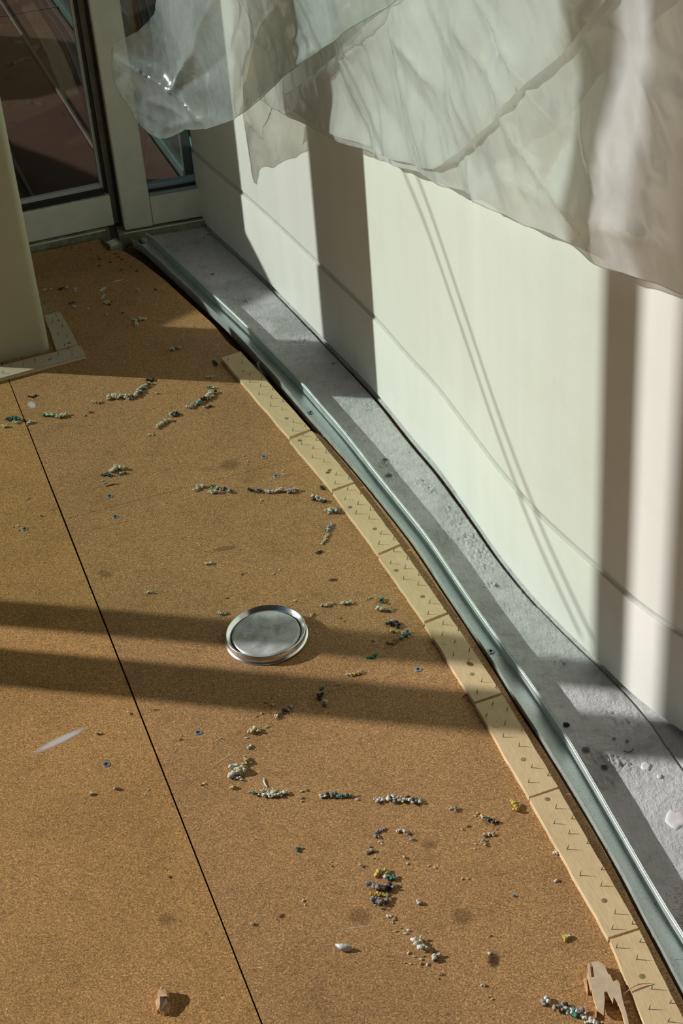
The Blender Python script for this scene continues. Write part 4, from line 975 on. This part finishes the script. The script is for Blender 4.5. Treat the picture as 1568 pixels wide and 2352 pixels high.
 ([(842, 1961), (852, 1958), (860, 1955)], 7, ['grey', 'dark', 'grey'], 'dark sliver-shaped crumb above the yellow banded lump', 0), ([(826, 1988), (832, 1991)], 8, ['cream', 'mauve'], 'small cream crumb left of the yellow banded lump', 0), ([(928, 1970)], 7, ['cream'], 'tiny cream crumb right of the dark sliver', 0),
 ([(868, 2006), (880, 2002)], 19, ['cream', 'yellow', 'white'], 'pale yellow half of the crumb above the banded lump', 0), ([(884, 2016), (898, 2020), (910, 2018)], 14, ['pale', 'teal', 'grey'], 'grey-teal half of the crumb above the banded lump', 1),
 ([(853, 2040), (866, 2042), (880, 2044), (896, 2042)], 20, ['grey', 'mauve', 'dark', 'grey'], 'grey top of the yellow banded foam lump', 1), ([(852, 2057), (870, 2056), (888, 2057)], 9, ['yellow', 'yellow'], 'yellow band across the grey foam lump', 0), ([(856, 2070), (868, 2076), (882, 2074)], 20, ['grey', 'mauve', 'grey'], 'grey bottom of the yellow banded foam lump', 1),
 ([(965, 2077)], 12, ['white', 'mauve'], 'small white round crumb right of the banded lump', 0),
 ([(960, 2160), (964, 2172), (975, 2180)], 21, ['pale', 'cream', 'white'], 'large cream crumb pair upper one, lower centre of the floor', 0), ([(996, 2203), (1002, 2198)], 17, ['white', 'dark', 'cream'], 'smaller white and dark crumb below the large cream one', 1),
 ([(1036, 1860), (1046, 1861)], 12, ['blue', 'cream', 'grey'], 'blue-grey crumb right of the lower row', 0),
 ([(1108, 1878), (1118, 1886), (1130, 1887), (1140, 1891)], 12, ['cream', 'grey', 'dark', 'dark'], 'dark fibrous crumb left of the yellow one', 6), ([(1110, 1921), (1122, 1918), (1132, 1918)], 10, ['cream', 'cream', 'pale'], 'cream fibrous shreds below the dark fibrous crumb', 8), ([(1108, 1932), (1114, 1940)], 9, ['mauve', 'cream'], 'pinkish shred at the foot of the fibrous crumbs', 4),
 ([(1184, 1846), (1184, 1860)], 17, ['yellow', 'cream', 'yellow'], 'yellow upright foam crumb beside the sixth strip', 0), ([(1298, 2160), (1304, 2152)], 14, ['yellow', 'cream'], 'yellow crumb left of the seventh strip', 1),
 ([(1276, 1960)], 11, ['white'], 'white chip touching the long strip', 0), ([(1278, 2024)], 8, ['white', 'mauve'], 'small white bead left of the long strip', 0), ([(1178, 2058)], 6, ['blue'], 'tiny blue-grey bead on the lower right board', 0),
 ([(1250, 2306), (1257, 2300)], 17, ['white', 'mauve'], 'white foam knob left of the long grey-teal crumb', 1),
 ([(1284, 2318), (1296, 2312)], 18, ['mauve', 'grey', 'dark'], 'dark grey head of the crumb trail at the bottom right', 1), ([(1304, 2326), (1318, 2328), (1330, 2332)], 18, ['white', 'teal', 'grey'], 'teal-flecked middle of the bottom right crumb trail', 1), ([(1342, 2344), (1356, 2348), (1368, 2350)], 17, ['white', 'pale'], 'white tail of the bottom right crumb trail', 0),
 ([(684, 1951)], 10, ['blue', 'teal'], 'tiny blue bead mid floor', 0), ([(265, 1812)], 11, ['cream', 'tan'], 'small cream crumb on the left board, right of its neighbour', 0), ([(209, 1825)], 10, ['cream', 'tan'], 'small cream crumb on the left board, left of its neighbour', 0),
 ([(578, 2125), (584, 2121)], 8, ['cream', 'tan'], 'small cream crumb right of the long joint near the bottom', 0), ([(220, 1686), (228, 1686)], 9, ['dark', 'tan', 'cream'], 'small dark crumb beside the white smear', 1), ([(573, 1718)], 10, ['white', 'mauve'], 'flat white flake above the biggest lump', 0),
]
for i, c_ in enumerate(CR):
    crumb(c_[0], c_[1], c_[2], c_[3], strands=c_[4])
# tiny crumbs nobody could tell apart
rnd = random.Random(77); tiny = []
for k in range(3):
    bm = bmesh.new()
    for q in range(3): lump(bm, V((rnd.uniform(-.0009, .0009), rnd.uniform(-.0009, .0009), .0008)), rnd.uniform(.0008, .0014), 0, rnd)
    me = bpy.data.meshes.new('tiny_crumb'); bmesh.ops.recalc_face_normals(bm, faces=bm.faces[:]); bm.to_mesh(me); bm.free(); me.materials.append(F[['cream', 'tan', 'white'][k]]); tiny.append(me)
cent = [(705, 1816), (690, 1834), (818, 1838), (1060, 1905), (560, 1690), (900, 2120), (920, 2132), (905, 2108), (935, 2138), (895, 2105), (965, 2205), (950, 2198), (980, 2215), (668, 1390), (610, 1612), (520, 1375), (720, 1425), (870, 1380), (1125, 2190), (1125, 2150), (930, 2212), (1110, 2265), (300, 1640), (340, 1815), (415, 1690), (60, 1150), (95, 1185), (235, 1105), (405, 905), (245, 740), (270, 695), (330, 790), (420, 770), (560, 1048), (650, 1090), (570, 1060), (600, 1150), (850, 1945), (872, 1935), (935, 1985), (866, 1973), (1095, 1870), (1140, 1905), (1090, 1940), (860, 1480), (780, 1420), (600, 1640), (640, 1600), (500, 1700), (470, 1800), (30, 1210), (42, 1218), (640, 1310), (555, 1320), (1010, 2240), (1120, 2290), (1060, 2020), (985, 1990), (760, 1990), (700, 2080)]
for p in cent:
    for j in range(2):
        o = link('tiny_crumb', tiny[rnd.randrange(3)], None, (), 'tiny pale speck of foam underlay scattered on the brown boards', 'crumb', 'tiny scattered specks')
        o.location = at(p[0]+rnd.uniform(-14, 14)*j, p[1]+rnd.uniform(-10, 10)*j); s = rnd.uniform(.6, 1.25); o.scale = (s, s, s); o.rotation_euler = (0, 0, rnd.uniform(0, 6))
# splinters and slivers
M['wood_raw'] = mat_simple('raw_torn_wood', (.62, .40, .22), .75, 0, .2, 200, .4, 300)
M['wood_cut'] = mat_simple('planed_face_of_torn_wood', (.58, .46, .32), .65, 0, .12, 90)
M['wood_dark'] = mat_simple('dark_wood_chip_face', (.16, .09, .05), .7, 0, .3, 200)
M['thread'] = mat_simple('white_thread', (.80, .80, .80), .7)
M['blue_grey'] = mat_simple('white_plastic', (.70, .68, .70), .5, 0, .1)
def splinter(name, p0, p1, w, mt, label, cat, z=.0012, bend=.1):
    a, b = at(*p0), at(*p1); d = (b-a); s = V((-d.y, d.x, 0)); c = (a+b)/2
    P = [a+V((0, 0, z)), a.lerp(b, .5)+s*bend+V((0, 0, z*1.3)), b+V((0, 0, z))]; P = [p-V((c.x, c.y, 0)) for p in catmull(P, 6)]
    bm = bmesh.new(); tube(bm, P, [max(.0001, w*math.sin(math.pi*(k+.6)/(len(P)+.2))**.6) for k in range(len(P))], 6)
    o = bmo(name, bm, mt, None, label=label, cat=cat); o.location = (c.x, c.y, 0); return o
splinter('wood_splinter', (240, 1118), (272, 1112), .0014, M['wood_raw'], 'thin pale wood splinter under the cream cluster with the blue crumb', 'splinter')
splinter('wood_splinter', (444, 1246), (462, 1257), .0007, M['wood_raw'], 'hair-thin wood splinter above the lid on the open board', 'splinter', .0007)
splinter('wood_splinter', (1058, 1606), (1074, 1593), .0012, M['wood_raw'], 'short splinter sticking out from under the fifth strip', 'splinter')
splinter('wood_splinter', (1430, 2296), (1500, 2270), .0007, M['wood_raw'], 'long hair-thin splinter lying across the nearest strip', 'splinter', ZS+.0008)
splinter('wood_splinter', (351, 1631), (365, 1631), .0008, M['wood_raw'], 'tiny pale splinter below the second shadow band', 'splinter', .0008)
splinter('white_thread', (606, 1788), (613, 1809), .0010, M['thread'], 'short white thread standing out above the long cream crumb', 'thread', .001, -.08)
bm = bmesh.new(); P = catmull([at(770, 2172, .002), at(780, 2176, .004), at(795, 2178, .0035), at(808, 2180, .002)], 5); c = at(790, 2178)
rows = [[p-V((c.x, c.y, 0))+V((0, .0045*math.sin(math.pi*(k+1)/(len(P)+1))+.0006*math.sin(k*2), .0022)), p-V((c.x, c.y, 0))+V((0, 0, .0035)), p-V((c.x, c.y, 0))+V((0, -.0035*math.sin(math.pi*(k+1)/(len(P)+1)), -.0012)), p-V((c.x, c.y, 0))+V((0, 0, -.0012))] for k, p in enumerate(P)]
ribbon(bm, rows, 0, True); o = bmo('plastic_sliver', bm, M['blue_grey'], None, True, label='curled white plastic sliver near the bottom centre of the floor', cat='sliver'); o.location = (c.x, c.y, 0)
# torn wood chunk, bottom left
c = at(378, 2312); ch = empty('wood_chunk', (c.x, c.y, 0), 'small jagged torn wood chunk standing on the left board', 'wood chunk')
rnd = random.Random(5)
def shard(root, pts_px, z0, z1, mt, name, top=None, c=None, lean=(0, 0)):
    bm = bmesh.new(); P = [at(*p, z0) for p in pts_px]
    b = [bm.verts.new((p.x-c.x, p.y-c.y, z0)) for p in P]; t = [bm.verts.new((p.x-c.x+lean[0], p.y-c.y+lean[1], z1 + (top[i] if top else 0))) for i, p in enumerate(P)]
    n = len(P)
    for i, j, k in geometry.tessellate_polygon([[V((p.x, p.y, 0)) for p in P]]):
        bm.faces.new((t[i], t[j], t[k])); bm.faces.new((b[k], b[j], b[i]))
    for i in range(n):
        f = bm.faces.new((b[i], b[(i+1) % n], t[(i+1) % n], t[i])); f.material_index = 1
    return bmo(name, bm, list(mt), root)
WR_, WD_ = M['wood_raw'], M['wood_dark']
shard(ch, [(370, 2303), (386, 2303), (386, 2316), (384, 2331), (378, 2333), (369, 2331)], 0, .0085, (WD_, WR_), 'chunk_core', [.002, .001, .0, -.003, -.002, -.002], c)
shard(ch, [(358, 2309), (364, 2304), (371, 2304), (370, 2318), (372, 2331), (366, 2326), (361, 2327), (362, 2317)], 0, .0070, (WR_, WR_), 'chunk_shard', [0, .002, .003, .001, -.002, 0, -.003, 0], c)
shard(ch, [(364, 2296), (370, 2290), (371, 2283), (376, 2287), (380, 2278), (383, 2288), (389, 2287), (387, 2303), (377, 2305), (368, 2304)], 0, .0095, (WR_, WR_), 'chunk_shard', [0, .003, .001, .004, .002, .003, -.002, .001, .002, 0], c)
shard(ch, [(384, 2305), (389, 2301), (391, 2312), (388, 2330), (384, 2331), (386, 2316)], 0, .0060, (WR_, WR_), 'chunk_shard', [0, .002, .001, -.001, 0, .001], c)
# big broken piece of strip, bottom right
def zd(L): return [(1150+x/3.752, 1800+y/3.752) for x, y in L]
c = at(1400, 2280); bp = empty('broken_plywood', (c.x, c.y, 0), 'splintered broken-off piece of plywood strip lying beside the nearest strip', 'wood piece')
shard(bp, zd([(745, 1575), (765, 1570), (778, 1690), (805, 1690), (785, 1560), (840, 1550), (870, 1575), (895, 1600), (925, 1665), (940, 1668), (965, 1730), (1000, 1712), (1020, 1740), (1045, 1880), (1080, 2000), (1105, 2110), (1090, 2150), (1050, 2010), (1015, 1920), (970, 1860), (965, 1900), (935, 1850), (915, 1815), (888, 1820), (893, 1890), (885, 2000), (865, 1985), (830, 1960), (800, 1880), (780, 1790), (760, 1700)]),
      .005, .0095, (M['wood_cut'], WR_), 'splintered_face', None, c)
shard(bp, zd([(1098, 2105), (1125, 2140), (1135, 2200), (1108, 2170), (1090, 2140)]), .002, .006, (WR_, WR_), 'loose_splinter', None, c)
shard(bp, zd([(1050, 1905), (1090, 1880), (1110, 1890), (1075, 1915)]), .001, .004, (WR_, WR_), 'loose_splinter', None, c)
shard(bp, zd([(712, 1700), (735, 1695), (750, 1800), (745, 1825)]), .0, .004, (WR_, WR_), 'loose_splinter', None, c)
shard(bp, zd([(740, 1660), (760, 1655), (780, 1800), (770, 1810)]), .001, .006, (WR_, WR_), 'loose_splinter', None, c)
shard(bp, zd([(812, 1895), (826, 1900), (822, 2040), (808, 2040)]), .0, .004, (WR_, WR_), 'loose_splinter', None, c)
shard(bp, zd([(1020, 1900), (1060, 1960), (1098, 2130), (1085, 2140), (1050, 2030)]), .001, .005, (WR_, WR_), 'loose_splinter', None, c)
shard(bp, zd([(760, 1600), (900, 1640), (1010, 1800), (985, 1860), (820, 1880)]), .0, .005, (WR_, WR_), 'under_ply', None, c)
# paint flakes on the concrete strip
for (p, w, lb) in (((1552, 1882), .012, 'thick white paint blob with a grey pit at the right edge'), ((1514, 1784), .0032, 'round white paint dot on the concrete strip'), ((1483, 1760), .006, 'raised torn paint flake on the concrete strip')):
    q = at(*p, SLAB); bm = bmesh.new(); n = 20; rows = []
    for j, (f, z) in enumerate(((1, -.0005), (.9, .0007), (.7, .0013), (.45, .0014), (.2, .0013))):
        rows.append([V((w*f*(1+.5*noise.noise(V((math.cos(6.283*k/n)*1.6, math.sin(6.283*k/n)*1.6, p[0]))))*math.cos(6.283*k/n), w*1.25*f*(1+.4*noise.noise(V((math.cos(6.283*k/n)*1.6, 7, p[0]))))*math.sin(6.283*k/n), z)) for k in range(n)])
    vs = ribbon(bm, rows, 0, True); bm.faces.new(vs[-1]); o = bmo('paint_blob', bm, M['blue_grey'], None, True, label=lb, cat='paint blob'); o.location = (q.x, q.y, SLAB+.0004)
bm = bmesh.new(); tube(bm, catmull([V((-.006, 0, .002)), V((-.002, -.0015, .0008)), V((.003, -.001, .001)), V((.006, .001, .0028))], 5), .0009, 6); o = bmo('nail_clip', bm, M['nail'], None, True, label='small bent dark clip lying on the concrete strip near the right edge', cat='clip'); q = at(1443, 1727, SLAB); o.location = (q.x, q.y, SLAB+.0008)
bm = bmesh.new(); lump(bm, V((0, 0, .001)), .0035, 0, random.Random(3)); lump(bm, V((.002, -.001, .001)), .0028, 0, random.Random(4)); o = bmo('mortar_lump', bm, F['dark'], None, True, label='small dark mortar lump on the grey strip beside the track', cat='lump'); q = at(1300, 1667, SLAB); o.location = (q.x, q.y, SLAB+.001)
